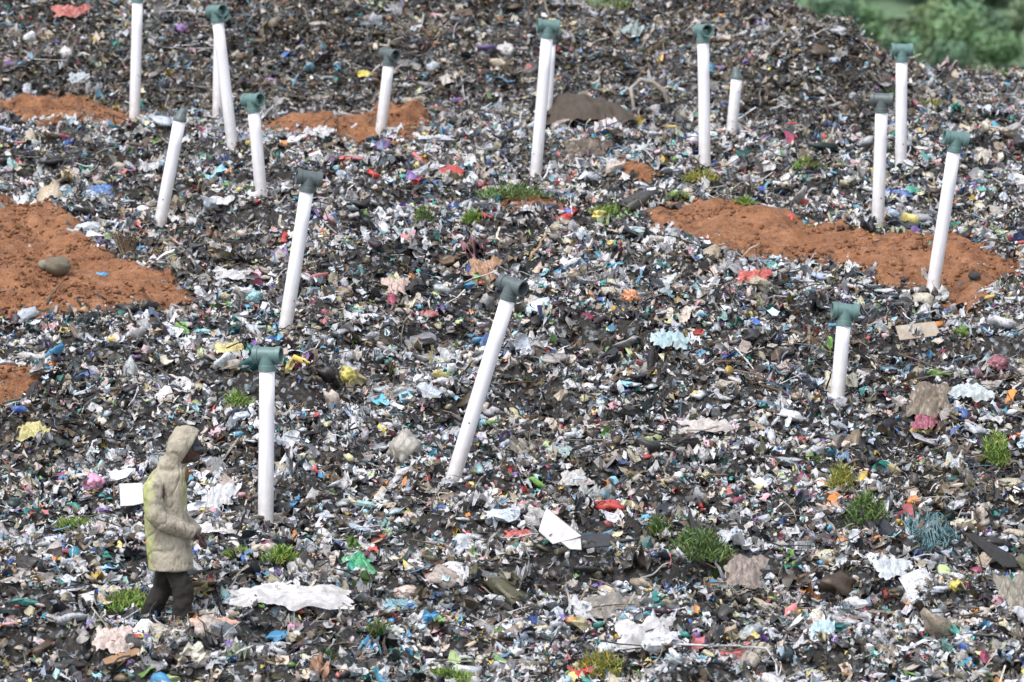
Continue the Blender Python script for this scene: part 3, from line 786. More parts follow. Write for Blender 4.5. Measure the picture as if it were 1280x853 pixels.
# pale loop of rubber on the far mound
lp = [wpt(793, 146, -.02)] + [wpt(806, 140, .02) + Vector((.012 * a, .1, .01 * b_)) for a, b_ in ((-14, 22), (-4, 33), (8, 30), (20, 19), (24, 6), (20, -4))]
tube_pts('rubber_strip', lp, .03, fmat((.40, .34, .28), .6, .8), 'pale arched rubber strip on the far mound right of the brown tarpaulin', 'rubber strip', n=6)
# sticks and branches
M_WOOD = solid('weathered_wood', (.15, .105, .07), .85, .5); M_CANE = solid('dry_cane', (.42, .30, .16), .8, .4)
def stick(a, b_, rad, mat, name, label, ua=0.02, ub=.12, cat='stick', kink=.02):
    A = wpt(*a, ua); B = wpt(*b_, 0)
    d = ray(*b_); yy = A.y + .1; B = Vector((d[0] / d[1] * yy, yy, CAMZ + d[2] / d[1] * yy))
    r = random.Random(int(a[0])); pts = [A.lerp(B, t) + Vector((r.uniform(-kink, kink), 0, r.uniform(-kink, kink))) for t in (0, .2, .4, .6, .8, 1)]
    return tube_pts(name, pts, rad, mat, label, cat, taper=.5, n=6)
stick((662, 328), (682, 296), .018, M_CANE, 'cane_stalk', 'tan cane stalk sticking up right of the orange brown cloth', cat='stalk')
stick((58, 385), (77, 352), .012, M_WOOD, 'branch', 'thin brown branch standing on the left soil patch below the boulder')
stick((1222, 386), (1258, 362), .012, M_WOOD, 'branch', 'dark branch at the right end of the big soil patch')
stick((140, 668), (158, 700), .012, M_WOOD, 'branch', 'thin branch left of the person')
stick((1022, 440), (1034, 418), .010, M_WOOD, 'branch', 'dark twig left of the short teal-topped pipe')
stick((410, 556), (448, 594), .020, fmat((.66, .62, .55)), 'lath', 'pale wooden lath lying left of the grey beige sack', cat='lath')
stick((100, 150), (112, 130), .012, M_WOOD, 'branch', 'short dark branch rising from the far left soil strip')
stick((800, 735), (838, 705), .010, fmat((.55, .53, .50)), 'rod', 'thin pale rod right of the black flat board', cat='rod')
# dry straw bundle left
def straw():
    P, s = place_basis(160, 322); bm = bmesh.new(); r = random.Random(3)
    for k in range(70):
        a = r.uniform(-.75, .55); L = r.uniform(.2, .36)
        p0 = Vector((r.uniform(-.04, .04), r.uniform(-.05, .05), -.02)); p1 = p0 + Vector((math.sin(a) * L * .6, r.uniform(-.06, .02), L * .75)); p2 = p1 + Vector((math.sin(a) * .12, -.02, -.05 * abs(a)))
        w = Vector((.006, 0, .001)); vs = [bm.verts.new(q) for q in (p0 - w, p0 + w, p1 + w, p1 - w, p2)]
        bm.faces.new(vs[:4]); bm.faces.new((vs[3], vs[2], vs[4]))
    o = obj_bm('straw_bundle', bm, solid('dry_straw', (.34, .26, .18), .85, .4)); o.location = P
    tag(o, 'drooping bundle of dry tan straw beside the left soil patch', 'straw bundle')
straw()
# blue green net
def net():
    P, s = place_basis(1165, 690); bm = bmesh.new(); W, Dn = 74 * s, .5; nx, ny = 30, 20
    def pt(i, j):
        rq = random.Random(i * 97 + j); u, v = i / nx - .5 + rq.gauss(0, .012), j / ny - .5 + rq.gauss(0, .02)
        sag = .07 * math.sin(u * 9 + v * 4) + .05 * math.sin(v * 11 - u * 5) + .16 * (v + .5)
        return Vector((u * W * (1 - .25 * v * v) + .02 * math.sin(j), v * Dn - .05 * u * 4 * v, sag + .08 - .10 * u))
    w = .0045
    for i in range(nx + 1):
        for j in range(ny):
            if random.random() < .22 or math.hypot(i / nx - .5, j / ny - .5) > .5 + .08 * math.sin(i): continue
            a, b_ = pt(i, j), pt(i, j + 1); d = Vector((w, 0, 0)); bm.faces.new([bm.verts.new(q) for q in (a - d, a + d, b_ + d, b_ - d)])
    for j in range(ny + 1):
        for i in range(nx):
            if random.random() < .22 or math.hypot(i / nx - .5, j / ny - .5) > .5 + .08 * math.sin(j): continue
            a, b_ = pt(i, j), pt(i + 1, j); d = Vector((0, 0, w)); bm.faces.new([bm.verts.new(q) for q in (a - d, a + d, b_ + d, b_ - d)])
    o = obj_bm('net', bm, fmat((.07, .22, .26), .6, .6), smooth=False); o.location = P
    tag(o, 'crumpled blue green plastic net on the lower right slope', 'net')
net()

# ------------------------------------------------------------------ weeds
def leaf_mat(name, c1, c2):
    m, nt, b = new_mat(name); p = geo(nt)
    at = nt.nodes.new('ShaderNodeAttribute'); at.attribute_name = 'tint'
    c = mix(nt, ramp(nt, noise(nt, 9, 3, p), [(.35, 0.0), (.65, 1.0)]), c1, c2)
    c = mix(nt, 1.0, c, at.outputs['Color'], 'MULTIPLY')
    nt.links.new(c, b.inputs['Base Color']); b.inputs['Roughness'].default_value = .6
    b.inputs['Specular IOR Level'].default_value = .25
    return m
M_W = [leaf_mat('bright_weed', (.14, .26, .045), (.24, .36, .09)), leaf_mat('dark_weed', (.075, .15, .045), (.14, .22, .07)), leaf_mat('yellow_weed', (.22, .26, .05), (.32, .33, .09))]
def weed(px, py, w, h, kind, label, tall=False):
    P, s = place_basis(px, py + h * .42); r = np.random.default_rng(int(px * 5 + py)); W, Hh = w * s, h * s
    n = int(140 + w * h * .32); 
    V = []; Fc = []; C = []
    for i in range(n):
        a = r.random() * 6.283; q = math.sqrt(r.random())
        q *= .75 + .35 * math.sin(a * 3 + px) ** 2 + .15 * r.normal(); bx, by = q * math.cos(a) * W * .5, q * math.sin(a) * W * .45
        if tall:
            L = Hh * (.3 + .8 * r.random()); dirn = np.array([bx * .55 + r.normal() * .07, by * .5, L * .95]); w_ = .004 + .007 * r.random(); bx *= .5; by *= .5; L *= 1
            p0 = np.array([bx, by, -.02]); p1 = p0 + dirn * .6; p2 = p0 + dirn * [1.5, 1.5, .95]
        else:
            top = Hh * (1.0 - .75 * q * q) * (.15 + .95 * r.random()); L = .05 + .08 * r.random()
            d = np.array([r.normal(), r.normal(), .8 + r.random()]); d /= np.linalg.norm(d); w_ = .003 + .005 * r.random()
            p0 = np.array([bx, by, max(0, top - L * .5)]); p1 = p0 + d * L * .55; p2 = p0 + d * L + [0, 0, -.02 * r.random()]
        sd = np.cross(p1 - p0, r.normal(size=3)); sd /= np.linalg.norm(sd) + 1e-9; sd *= w_
        k = len(V); V += [p0 - sd * .5, p0 + sd * .5, p1 + sd, p1 - sd, p2]; Fc += [[k, k + 1, k + 2], [k, k + 2, k + 3], [k + 3, k + 2, k + 4]]
        t = .5 + .8 * r.random(); C += [[t * (1.6 if r.random() < .18 else 1), t, t * (.8 + .5 * r.random())]] * 5
    V = np.array(V)
    root = empty('weed', P); tag(root, label, 'weed')
    mesh_np('leaves', V, np.array(Fc), M_W[kind], root, tint=np.array(C))
    # stems
    bm = bmesh.new()
    for i in range(9):
        a = r.random() * 6.28; q = r.random() * .35; e = Vector((math.cos(a) * W * q, math.sin(a) * W * q, Hh * .7))
        b0 = Vector((e.x * .2, e.y * .2, -.05)); 
        c0 = [bm.verts.new(b0 + Vector((.003 * math.cos(t), .003 * math.sin(t), 0))) for t in (0, 2.1, 4.2)]
        c1 = [bm.verts.new(e + Vector((.002 * math.cos(t), .002 * math.sin(t), 0))) for t in (0, 2.1, 4.2)]
        for k in range(3): bm.faces.new((c0[k], c0[(k + 1) % 3], c1[(k + 1) % 3], c1[k]))
    obj_bm('stems', bm, solid('weed_stem', (.10, .14, .04), .7, .3), root)
WEEDS = [
 (296, 503, 38, 24, 0, 'low green weed patch left of the upright nearest pipe', 0),
 (352, 698, 42, 22, 0, 'bright green weed below the foot of the upright nearest pipe', 0),
 (298, 694, 26, 12, 0, 'small bright weed between the person and the bright green weed', 0),
 (162, 752, 72, 26, 0, 'wide green weed at the feet of the person', 0),
 (872, 682, 84, 38, 1, 'largest bushy dark green weed on the lower right slope', 0),
 (824, 662, 26, 24, 1, 'small dark weed on the upper left edge of the largest bushy weed', 0),
 (1083, 643, 56, 46, 1, 'rounded dark green weed left of the blue green net', 0),
 (1244, 566, 40, 46, 0, 'upright light green leafy weed near the right edge', 0),
 (752, 835, 74, 34, 2, 'olive yellow weed at the bottom edge right of centre', 0),
 (560, 846, 56, 20, 0, 'green weed cut by the bottom edge left of the olive one', 0),
 (472, 788, 24, 20, 1, 'small dark green weed beside the brown bottom heap', 0),
 (411, 822, 24, 20, 1, 'small dull weed just left of the brown bottom heap', 0),
 (90, 655, 44, 14, 0, 'thin green growth left of the person below the pink bag', 0),
 (592, 272, 28, 18, 0, 'small green weed in the middle distance above the orange brown cloth', 0),
 (530, 274, 30, 26, 1, 'dull green weed in the middle distance left of centre', 0),
 (640, 240, 90, 18, 1, 'straggly grey green weed around the foot of the tall teal-topped middle pipe', 0),
 (876, 221, 46, 16, 2, 'yellow green weed at the foot of the tall pipe with end-on fitting', 0),
 (848, 246, 26, 14, 0, 'small green tuft on the upper left edge of the big soil patch', 0),
 (760, 264, 46, 12, 0, 'thin green growth left of the big soil patch', 0),
 (1160, 128, 34, 12, 2, 'yellow green weed right of the tallest right-hand pipe', 0),
 (1010, 205, 34, 16, 0, 'pale weed between the two pairs of right-hand pipes', 0),
 (1206, 416, 30, 14, 0, 'small green weed right of the beige carton', 0),
 (932, 252, 20, 12, 0, 'small green tuft above the middle of the big soil patch', 0),
 (900, 722, 30, 22, 1, 'small bluish green weed beneath the largest bushy weed', 0),
 (1052, 598, 34, 34, 2, 'dry yellowish weed above the rounded dark green weed', 0),
 (772, 6, 66, 10, 0, 'thin green growth on the mound crest at the top edge, right of centre', 0),
 (1120, 118, 26, 12, 1, 'small dark weed between the two upper right pipes and the crest', 0),
]
for t in WEEDS:
    if t[2]: weed(*t[:6], tall=bool(t[6]))

# ------------------------------------------------------------------ person
PD_ = 37.2
ppm = F / PD_
r0 = ray(215, 768)
PX0, PZ0 = r0[0] / r0[1] * PD_, 0
gz = float(G(np.array([PX0]), np.array([PD_]))[0])
def py_to_z(py): 
    v = ray(640, py); return CAMZ + v[2] / v[1] * PD_
SOLE = py_to_z(803)
root = empty('person', (PX0, PD_, SOLE))
tag(root, 'person in a hooded khaki coat and dark trousers walking right across the garbage', 'person')
def L_(px, py, d=0.0): return Vector(((px - 215) / ppm, d, (803 - py) / ppm))
def skin_body(name, verts, edges, radii, mat, parent, root_i=0, sub=2):
    me = bpy.data.meshes.new(name); me.from_pydata([tuple(v) for v in verts], edges, []); o = bpy.data.objects.new(name, me); COL.objects.link(o)
    md = o.modifiers.new('s', 'SKIN')
    for i, sv in enumerate(me.skin_vertices[0].data):
        rr = radii[i]; sv.radius = rr if isinstance(rr, tuple) else (rr, rr); sv.use_root = (i == root_i)
    sb = o.modifiers.new('u', 'SUBSURF'); sb.levels = sub; sb.render_levels = sub
    return bake(o, name, mat, parent)
def bake(o, name, mat, parent):
    dg = bpy.context.evaluated_depsgraph_get(); ev = o.evaluated_get(dg)
    me = bpy.data.meshes.new_from_object(ev); bpy.data.objects.remove(o)
    me.materials.clear(); me.materials.append(mat)
    for p_ in me.polygons: p_.use_smooth = True
    return link(bpy.data.objects.new(name, me), parent)
M_SKIN = solid('dark_skin', (.075, .038, .03), .5, .25, bs=60, bstr=.1)
# body: one continuous figure
bv = [L_(211, 676), L_(207, 640), L_(206, 612), L_(213, 590), L_(221, 577), L_(230, 564), L_(234, 552)]
be = [(0, 1), (1, 2), (2, 3), (3, 4), (4, 5), (5, 6)]
br = [(.085, .08), (.11, .10), (.14, .11), (.09, .08), (.052, .052), (.078, .088), (.074, .085)]
def chain(start, pts, rad):
    i0 = start
    for p_, rr in zip(pts, rad):
        bv.append(p_); br.append(rr); be.append((i0, len(bv) - 1)); i0 = len(bv) - 1
    return i0
def leg(s, knee, ankle, toe):
    chain(0, [L_(211, 688, s * .06), L_(*knee, s * .10), L_(*ankle, s * .10), L_(*toe, s * .11)], [.06, .05, .04, .035])
leg(-1, (231, 732), (226, 788), (246, 798)); leg(1, (204, 735), (180, 778), (192, 794))
for s, el, wr in ((-1, (197, 640), (243, 663)), (1, (208, 640), (246, 668))):
    k = chain(2, [L_(202, 602, s * .15), L_(*el, s * .21), L_((el[0] + wr[0]) / 2, (el[1] + wr[1]) / 2, s * .17), L_(*wr, s * .08)], [.055, .042, .038, .028])
    # palm and fingers
    k = chain(k, [L_(wr[0] + 6, wr[1] + 5, s * .07)], [(.034, .018)])
    for f in range(4):
        o_ = (f - 1.5) * .014
        b0 = L_(wr[0] + 9, wr[1] + 9, s * .07) + Vector((-.0 + o_ * .5, o_ * .8, o_ * -.6))
        ln = (.032, .036, .034, .027)[f]
        chain(k, [b0, b0 + Vector((.35, -.1 * s, -.9)) * ln, b0 + Vector((.1, -.25 * s, -1.7)) * ln], [.0095, .0085, .0075])
    t0 = L_(wr[0] + 7, wr[1] + 2, s * .05); chain(k, [t0, t0 + Vector((.03, -.01 * s, -.008)), t0 + Vector((.045, -.014 * s, -.025))], [.011, .009, .008])
body = skin_body('body', bv, be, br, M_SKIN, root)
# face: nose, eyes, mouth, ears as one mesh joined to the head's place
bm = bmesh.new()
def blob(c, r3, sub=3):
    q = bmesh.ops.create_icosphere(bm, subdivisions=sub, radius=1)
    for v_ in q['verts']: v_.co = Vector((v_.co.x * r3[0], v_.co.y * r3[1], v_.co.z * r3[2])) + c
hc = L_(236, 559)
blob(hc + Vector((.0, 0, .0)), (.088, .073, .105)); blob(hc + Vector((.045, 0, -.06)), (.045, .045, .04)); blob(hc + Vector((.094, 0, -.012)), (.018, .015, .024))
blob(hc + Vector((.075, 0, .028)), (.016, .05, .012)); blob(hc + Vector((.082, 0, -.052)), (.012, .024, .010))
for s in (-1, 1): blob(hc + Vector((-.005, s * .074, -.005)), (.018, .008, .028))
o = obj_bm('face', bm, M_SKIN, root)
rm = o.modifiers.new('r', 'REMESH'); rm.mode = 'VOXEL'; rm.voxel_size = .006; sm = o.modifiers.new('s', 'SMOOTH'); sm.iterations = 4
face = bake(o, 'face', M_SKIN, root)
bm = bmesh.new()
for s in (-1, 1): blob(hc + Vector((.080, s * .028, .012)), (.010, .012, .008), 2)
obj_bm('eyes', bm, solid('eye_white', (.5, .47, .42), .3, .1), root)
# cap with dark peak
bm = bmesh.new(); blob(hc + Vector((.0, 0, .035)), (.098, .082, .088))
for v_ in list(bm.verts):
    if v_.co.z < hc.z + .028: v_.co.z = hc.z + .028
n = 12
pk = []
for i in range(n + 1):
    a = -1.15 + 2.3 * i / n
    pk.append((hc + Vector((.06 * math.cos(a) + .02, .075 * math.sin(a), .04)), hc + Vector((.135 * math.cos(a), .080 * math.sin(a), .008))))
for dz in (0, -.006):
    for i in range(n):
        qs = [pk[i][0], pk[i + 1][0], pk[i + 1][1], pk[i][1]]; bm.faces.new([bm.verts.new(q + Vector((0, 0, dz))) for q in qs])
obj_bm('cap', bm, solid('dark_cap', (.035, .045, .055), .7, .3), root)
# scarf at the throat, rust coloured
bm = bmesh.new(); blob(L_(232, 590), (.035, .05, .07)); obj_bm('scarf', bm, solid('rust_scarf', (.22, .10, .04), .85, .4), root)

# coat
m, nt, b = new_mat('khaki_coat'); v = objc(nt)
c = mix(nt, ramp(nt, noise(nt, 5, 4, v), [(.35, 0.0), (.7, 1.0)]), (.43, .385, .30), (.33, .295, .23))
sx = nt.nodes.new('ShaderNodeSeparateXYZ'); nt.links.new(v, sx.inputs[0])
lim = ramp(nt, sx.outputs[0], [(0.0, 0.0), (.001, 0.0)])
mr = nt.nodes.new('ShaderNodeMapRange'); mr.inputs[1].default_value = -.09; mr.inputs[2].default_value = -.22; mr.inputs[3].default_value = 0; mr.inputs[4].default_value = 1
nt.links.new(sx.outputs[0], mr.inputs[0])
mu = nt.nodes.new('ShaderNodeMath'); mu.operation = 'MULTIPLY'; nt.links.new(mr.outputs[0], mu.inputs[0]); nt.links.new(ramp(nt, noise(nt, 4.5, 2, v), [(.40, 0.2), (.52, 1.0)]), mu.inputs[1])
c = mix(nt, mu.outputs[0], c, (.44, .50, .13))
mr2 = nt.nodes.new('ShaderNodeMapRange'); mr2.inputs[1].default_value = .07; mr2.inputs[2].default_value = .12; nt.links.new(sx.outputs[0], mr2.inputs[0])
mr3 = nt.nodes.new('ShaderNodeMapRange'); mr3.inputs[1].default_value = 1.02; mr3.inputs[2].default_value = 1.10; nt.links.new(sx.outputs[2], mr3.inputs[0])
mr4 = nt.nodes.new('ShaderNodeMapRange'); mr4.inputs[1].default_value = 1.36; mr4.inputs[2].default_value = 1.31; nt.links.new(sx.outputs[2], mr4.inputs[0])
m1 = nt.nodes.new('ShaderNodeMath'); m1.operation = 'MULTIPLY'; nt.links.new(mr2.outputs[0], m1.inputs[0]); nt.links.new(mr3.outputs[0], m1.inputs[1])
m2 = nt.nodes.new('ShaderNodeMath'); m2.operation = 'MULTIPLY'; nt.links.new(m1.outputs[0], m2.inputs[0]); nt.links.new(mr4.outputs[0], m2.inputs[1])
m3 = nt.nodes.new('ShaderNodeMath'); m3.operation = 'MULTIPLY'; nt.links.new(m2.outputs[0], m3.inputs[0]); m3.inputs[1].default_value = .6
c = mix(nt, m3.outputs[0], c, (.48, .50, .14))
c = mix(nt, ramp(nt, noise(nt, 13, 5, v, .7), [(.46, 0.0), (.70, .75)]), c, (.17, .14, .105))
nt.links.new(c, b.inputs['Base Color']); b.inputs['Roughness'].default_value = .7
mp = nt.nodes.new('ShaderNodeMapping'); mp.inputs['Scale'].default_value = (1.6, 1.6, .8); mp.inputs['Rotation'].default_value = (0, R(28), 0); nt.links.new(v, mp.inputs[0])
bump(nt, b, noise(nt, 7, 4, mp.outputs[0], .55), .9, .05)
M_COAT = m
def egg(pxb, pxf, py, dep, n=28, tiltz=0.0):
    a = L_(pxb, py); c_ = L_(pxf, py); cx = (a.x + c_.x) / 2; rx = (c_.x - a.x) / 2; out = []
    for k in range(n):
        t = 2 * math.pi * k / n
        ct, s_ = math.cos(t), math.sin(t); e = .85
        out.append(Vector((cx + rx * math.copysign(abs(ct) ** e, ct), dep * math.copysign(abs(s_) ** e, s_), a.z + tiltz * ct)))
    return out
bm = bmesh.new()
rings = [egg(186, 243, 710, .245), egg(185, 242, 700, .24), egg(183, 239, 680, .22), egg(181, 237, 660, .20), egg(180, 236, 640, .195), egg(180, 235, 622, .20),
         egg(181, 235, 606, .205), egg(184, 234, 596, .20), egg(190, 234, 588, .17), egg(198, 236, 581, .12), egg(206, 238, 575, .09)]
ring_loft(bm, [[Vector((q.x, q.y * .80, q.z)) for q in rg] for rg in rings], True)
def tube_bm(bm, pts, rads, n=18):
    rs = []
    for i, p_ in enumerate(pts):
        t = (pts[min(i + 1, len(pts) - 1)] - pts[max(i - 1, 0)]).normalized(); a = t.cross(Vector((0, 1, .1))).normalized(); b_ = t.cross(a)
        rs.append([p_ + a * rads[i] * math.cos(2 * math.pi * k / n) + b_ * rads[i] * math.sin(2 * math.pi * k / n) for k in range(n)])
    ring_loft(bm, rs, True)
for s, el in ((-1, (200, 642)), (1, (207, 640))):
    w_ = (241, 662) if s < 0 else (245, 667)
    tube_bm(bm, [L_(198, 594, s * .10), L_(195, 603, s * .165), L_(195, 620, s * .20), L_(el[0] - 3, el[1] - 6, s * .215), L_(el[0] + 5, el[1] + 4, s * .21), L_(el[0] + 20, el[1] + 11, s * .17), L_(*w_, s * .10), L_(w_[0] + 2, w_[1] + 1, s * .095)],
            [.05, .078, .080, .078, .074, .068, .062, .056])
# hood: shell with an open front, axis forward and a little down
def hood_ring(t, ry, rz, n=24):
    # t along the axis from the back of the hood (0) to the opening (1); the opening is long: brow to chin
    c0 = L_(213, 553); c1 = L_(238, 560); ctr = c0.lerp(c1, t); fw = (c1 - c0).normalized(); up = Vector((-fw.z, 0, fw.x))
    up = (up + Vector((.30, 0, 0)) * t).normalized()
    return [ctr + Vector((0, 1, 0)) * ry * math.cos(2 * math.pi * k / n) + up * rz * math.sin(2 * math.pi * k / n) for k in range(n)]
ring_loft(bm, [hood_ring(-.10, .03, .05), hood_ring(-.03, .075, .11), hood_ring(.15, .105, .155), hood_ring(.4, .12, .19), hood_ring(.7, .122, .197), hood_ring(.95, .108, .185), hood_ring(1.0, .100, .177),
               hood_ring(.97, .090, .165), hood_ring(.7, .095, .170), hood_ring(.4, .095, .155), hood_ring(.2, .07, .10)], True)
# hood peak and neck
q = bmesh.ops.create_icosphere(bm, subdivisions=3, radius=1)
for v_ in q['verts']: v_.co = Vector((v_.co.x * .05, v_.co.y * .04, v_.co.z * .035)) + L_(227, 534)
q = bmesh.ops.create_icosphere(bm, subdivisions=3, radius=1)
for v_ in q['verts']: v_.co = Vector((v_.co.x * .10, v_.co.y * .12, v_.co.z * .085)) + L_(214, 578)
bmesh.ops.recalc_face_normals(bm, faces=bm.faces)
o = obj_bm('coat', bm, M_COAT, None)
rm = o.modifiers.new('r', 'REMESH'); rm.mode = 'VOXEL'; rm.voxel_size = .009
sm = o.modifiers.new('s', 'SMOOTH'); sm.iterations = 5
for sc_, st_ in ((.12, .012),):
    tx = bpy.data.textures.new('w', 'CLOUDS'); tx.noise_scale = sc_; tx.noise_depth = 2
    dm = o.modifiers.new('d', 'DISPLACE'); dm.texture = tx; dm.strength = st_; dm.texture_coords = 'LOCAL'
coat = bake(o, 'coat', M_COAT, root)
me = coat.data; nv = len(me.vertices); co = np.zeros(nv * 3); me.vertices.foreach_get('co', co); co = co.reshape(-1, 3)
nn = np.array([v_.normal[:] for v_ in me.vertices])
rg = 1 - np.abs(fbm(co[:, 0] * 7 + co[:, 1] * 8 + co[:, 2] * 3.5, co[:, 2] * 4.5 - co[:, 0] * 4, 201, 2)) * 7
rg2 = 1 - np.abs(fbm(co[:, 0] * 14 - co[:, 1] * 12, co[:, 2] * 9 + co[:, 0] * 6, 211, 2)) * 6
dsp = -.011 * np.clip(rg, 0, 1) ** 2 - .004 * np.clip(rg2, 0, 1) ** 2 + .006 * fbm(co[:, 0] * 6 + co[:, 1] * 5, co[:, 2] * 5, 221, 2)
co = co + nn * dsp[:, None]; me.vertices.foreach_set('co', co.ravel()); me.update()
# trousers
M_TR = solid('dark_trousers', (.020, .017, .014), .9, .04, bs=20, bstr=.5)
bm = bmesh.new()
for s, kn, an in ((-1, (231, 734), (227, 788)), (1, (204, 735), (181, 775))):
    tube_bm(bm, [L_(211, 672, s * .05), L_(214 if s < 0 else 209, 690, s * .055), L_((kn[0] + 212) / 2, 714, s * .065), L_(*kn, s * .10), L_((kn[0] + an[0]) / 2, (kn[1] + an[1]) / 2, s * .10), L_(*an, s * .10)], [.075, .08, .083, .08, .078, .072])
q = bmesh.ops.create_icosphere(bm, subdivisions=3, radius=1)
for v_ in q['verts']: v_.co = Vector((v_.co.x * .12, v_.co.y * .13, v_.co.z * .11)) + L_(212, 678)
o = obj_bm('trousers', bm, M_TR, None)
rm = o.modifiers.new('r', 'REMESH'); rm.mode = 'VOXEL'; rm.voxel_size = .010; sm = o.modifiers.new('s', 'SMOOTH'); sm.iterations = 4
tx = bpy.data.textures.new('w', 'CLOUDS'); tx.noise_scale = .07
dm = o.modifiers.new('d', 'DISPLACE'); dm.texture = tx; dm.strength = .035; dm.texture_coords = 'LOCAL'
bake(o, 'trousers', M_TR, root)
for s, a, t in ((-1, (227, 790), (244, 798)), (1, (181, 779), (194, 794))):
    bm = bmesh.new()
    blob(L_(*a, s * .10), (.055, .048, .07)); blob(L_((a[0] + t[0]) / 2 + 1, t[1] - 1, s * .10), (.12, .05, .045)); blob(L_(t[0], t[1], s * .105), (.06, .05, .035))
    o = obj_bm('boot', bm, M_TR, None); rm = o.modifiers.new('r', 'REMESH'); rm.mode = 'VOXEL'; rm.voxel_size = .01
    bake(o, 'boot', solid('black_rubber', (.02, .02, .02), .5, .6), root)

# ------------------------------------------------------------------ valley, hill and wood beyond
gx2 = np.linspace(-500, 500, 90); gy2 = np.r_[np.linspace(-60, 380, 60), np.linspace(390, 1400, 90)]
A, B = np.meshgrid(gx2, gy2)
def hill_h(x, y):
    base = -9.0 + 0 * y
    rise = np.clip((y - 380) / 260, 0, 1); rise = rise * rise * (3 - 2 * rise)
    return base + rise * 60 + 5 * fbm(x * .02, y * .02, 61, 3) * np.clip((y - 330) / 60, 0, 1) + np.clip(y - 640, 0, 800) * .03
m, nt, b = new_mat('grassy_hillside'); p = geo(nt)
c = ramp(nt, noise(nt, .25, 6, p, .65), [(.3, (.10, .17, .10)), (.5, (.13, .21, .12)), (.7, (.17, .25, .14))])  # hillside greens carry the air haze as paler, greyer colour
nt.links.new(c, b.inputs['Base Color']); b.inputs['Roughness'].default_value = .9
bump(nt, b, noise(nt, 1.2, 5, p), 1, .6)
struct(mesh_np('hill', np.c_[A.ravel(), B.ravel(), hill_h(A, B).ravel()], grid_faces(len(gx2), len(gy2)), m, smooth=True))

def crown_arrays(rad, hgt, nleaf, r, leaf=.35, lobes=9):
    """leaf clumps spread in lobes of a crown; returns V (n*4), tint"""
    ctr = [np.array([0, 0, hgt * .62])] + [np.array([math.cos(a) * rad * .55 * r.uniform(.5, 1.1), math.sin(a) * rad * .55 * r.uniform(.5, 1.1), hgt * r.uniform(.35, .85)]) for a in r.uniform(0, 6.28, lobes)]
    lr = [rad * .62] + [rad * r.uniform(.28, .5) for _ in range(lobes)]
    which = r.integers(0, len(ctr), nleaf); C0 = np.array(ctr)[which]; Lr = np.array(lr)[which]
    d = r.normal(size=(nleaf, 3)); d /= np.linalg.norm(d, axis=1)[:, None]
    q = r.random(nleaf) ** .35 * (1 + .12 * r.normal(size=nleaf))
    P = C0 + d * (Lr * q)[:, None]; P[:, 2] = np.maximum(P[:, 2], .05 * hgt)
    nrm = d + .7 * r.normal(size=(nleaf, 3)); nrm /= np.linalg.norm(nrm, axis=1)[:, None]
    a = np.cross(nrm, r.normal(size=(nleaf, 3))); a /= np.linalg.norm(a, axis=1)[:, None]; b_ = np.cross(nrm, a)
    s = (leaf * r.uniform(.5, 1.1, nleaf))[:, None]
    V = np.stack([P - a * s, P + b_ * s * .7, P + a * s, P - b_ * s * .7], 1).reshape(-1, 3)
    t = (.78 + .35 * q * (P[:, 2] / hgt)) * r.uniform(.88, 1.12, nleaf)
    return V, np.repeat(np.c_[t, t, t * .95], 4, 0)
M_WOODL = leaf_mat('distant_foliage', (.115, .195, .12), (.14, .22, .135))  # distance haze mixed into the leaf colour as greyed green
M_TREE_D = leaf_mat('dark_foliage', (.09, .16, .105), (.11, .185, .115)); M_TREE_L = leaf_mat('light_foliage', (.12, .21, .11), (.145, .235, .12))  # both tree greens have the same haze painted in
rr = np.random.default_rng(5)
Vs = []; Cs = []
for i in range(520):
    y = rr.uniform(400, 620); x = rr.uniform(-115, 115)
    if i < 200: x = rr.uniform(18, 75); y = rr.uniform(400, 560)
    rad = rr.uniform(2.2, 4.4); h = rad * rr.uniform(1.2, 1.9)
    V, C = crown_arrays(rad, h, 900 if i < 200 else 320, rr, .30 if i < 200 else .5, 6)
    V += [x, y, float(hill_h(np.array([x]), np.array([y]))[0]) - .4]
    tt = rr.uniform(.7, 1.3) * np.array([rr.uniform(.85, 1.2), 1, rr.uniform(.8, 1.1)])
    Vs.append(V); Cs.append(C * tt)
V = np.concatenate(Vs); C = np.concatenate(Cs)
stuff(mesh_np('woodland', V, np.arange(len(V)).reshape(-1, 4), M_WOODL, tint=C), 'hazy green scrub and trees covering the hillside beyond the landfill', 'woodland')
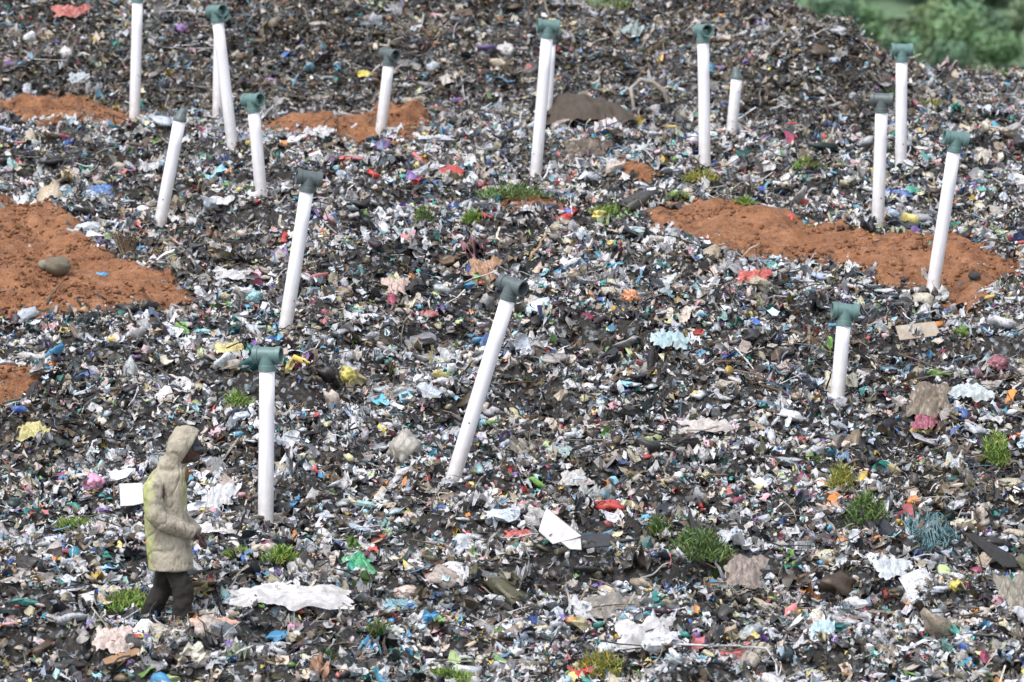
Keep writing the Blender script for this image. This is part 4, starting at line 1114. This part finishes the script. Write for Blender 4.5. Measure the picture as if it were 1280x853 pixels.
def tree(px, py, dep, rad, h, mat, label, seed):
    d = ray(px, py); x = d[0] / d[1] * dep; z = float(hill_h(np.array([x]), np.array([dep]))[0]); ztop = CAMZ + d[2] / d[1] * dep
    z = min(z, ztop - h * .55) if False else ztop - h * .6
    g = float(hill_h(np.array([x]), np.array([dep]))[0])
    root = empty('tree', (x, dep, g - .2)); tag(root, label, 'tree'); r = np.random.default_rng(seed)
    V, C = crown_arrays(rad, h, 3600, r, .24, 11); V[:, 2] += max(0, z - g)
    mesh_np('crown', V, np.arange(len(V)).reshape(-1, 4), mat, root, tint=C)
    zt = max(0, z - g) + h * .55; rt = .05 * h
    bm = bmesh.new(); tube_bm(bm, [Vector((0, 0, -.3)), Vector((.1, 0, zt * .3)), Vector((-.05, .1, zt * .7)), Vector((.05, 0, zt))], [rt * 1.4, rt, rt * .8, rt * .35], 8)
    for k in range(5):
        a = r.uniform(0, 6.28); e = Vector((math.cos(a) * rad * .6, math.sin(a) * rad * .6, zt + r.uniform(0, h * .2)))
        s0 = Vector((0, 0, zt * r.uniform(.6, .9))); tube_bm(bm, [s0, s0.lerp(e, .5) + Vector((0, 0, .2)), e], [rt * .5, rt * .35, rt * .15], 6)
    obj_bm('trunk', bm, solid('bark', (.09, .07, .05), .9, .4), root)
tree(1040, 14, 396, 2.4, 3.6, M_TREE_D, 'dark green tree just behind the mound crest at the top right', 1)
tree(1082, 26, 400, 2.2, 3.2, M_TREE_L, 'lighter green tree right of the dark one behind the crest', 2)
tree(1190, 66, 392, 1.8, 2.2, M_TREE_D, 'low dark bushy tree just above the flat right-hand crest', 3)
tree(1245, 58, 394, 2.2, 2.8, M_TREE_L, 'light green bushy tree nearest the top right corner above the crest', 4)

# ------------------------------------------------------------------ light
W = bpy.data.worlds.new("World"); S.world = W; W.use_nodes = True; nt = W.node_tree; nt.nodes.clear()
sky = nt.nodes.new('ShaderNodeTexSky'); sky.sky_type = 'NISHITA'; sky.sun_disc = False
EL, AZ = R(58), R(215)       # sun high, over the camera's left shoulder
sky.sun_elevation = EL; sky.sun_rotation = AZ; sky.air_density = 1.0; sky.dust_density = 2.5
hs = nt.nodes.new('ShaderNodeHueSaturation'); hs.inputs['Saturation'].default_value = .42; hs.inputs['Value'].default_value = 1.9
bg = nt.nodes.new('ShaderNodeBackground'); bg.inputs[1].default_value = .15; wo = nt.nodes.new('ShaderNodeOutputWorld')
nt.links.new(sky.outputs[0], hs.inputs['Color']); nt.links.new(hs.outputs[0], bg.inputs[0]); nt.links.new(bg.outputs[0], wo.inputs[0])
sd = bpy.data.lights.new('sun', 'SUN'); so = bpy.data.objects.new('sun', sd); COL.objects.link(so)
sd.energy = 2.1; sd.angle = R(20); sd.color = (1, .975, .94)
dirv = Vector((math.sin(AZ) * math.cos(EL), math.cos(AZ) * math.cos(EL), math.sin(EL)))
so.rotation_euler = dirv.to_track_quat('Z', 'Y').to_euler(); so.location = dirv * 60

S.render.engine = 'CYCLES'
S.view_settings.view_transform = 'Standard'; S.view_settings.look = 'None'; S.view_settings.exposure = 0
S.cycles.max_bounces = 6; S.cycles.diffuse_bounces = 3
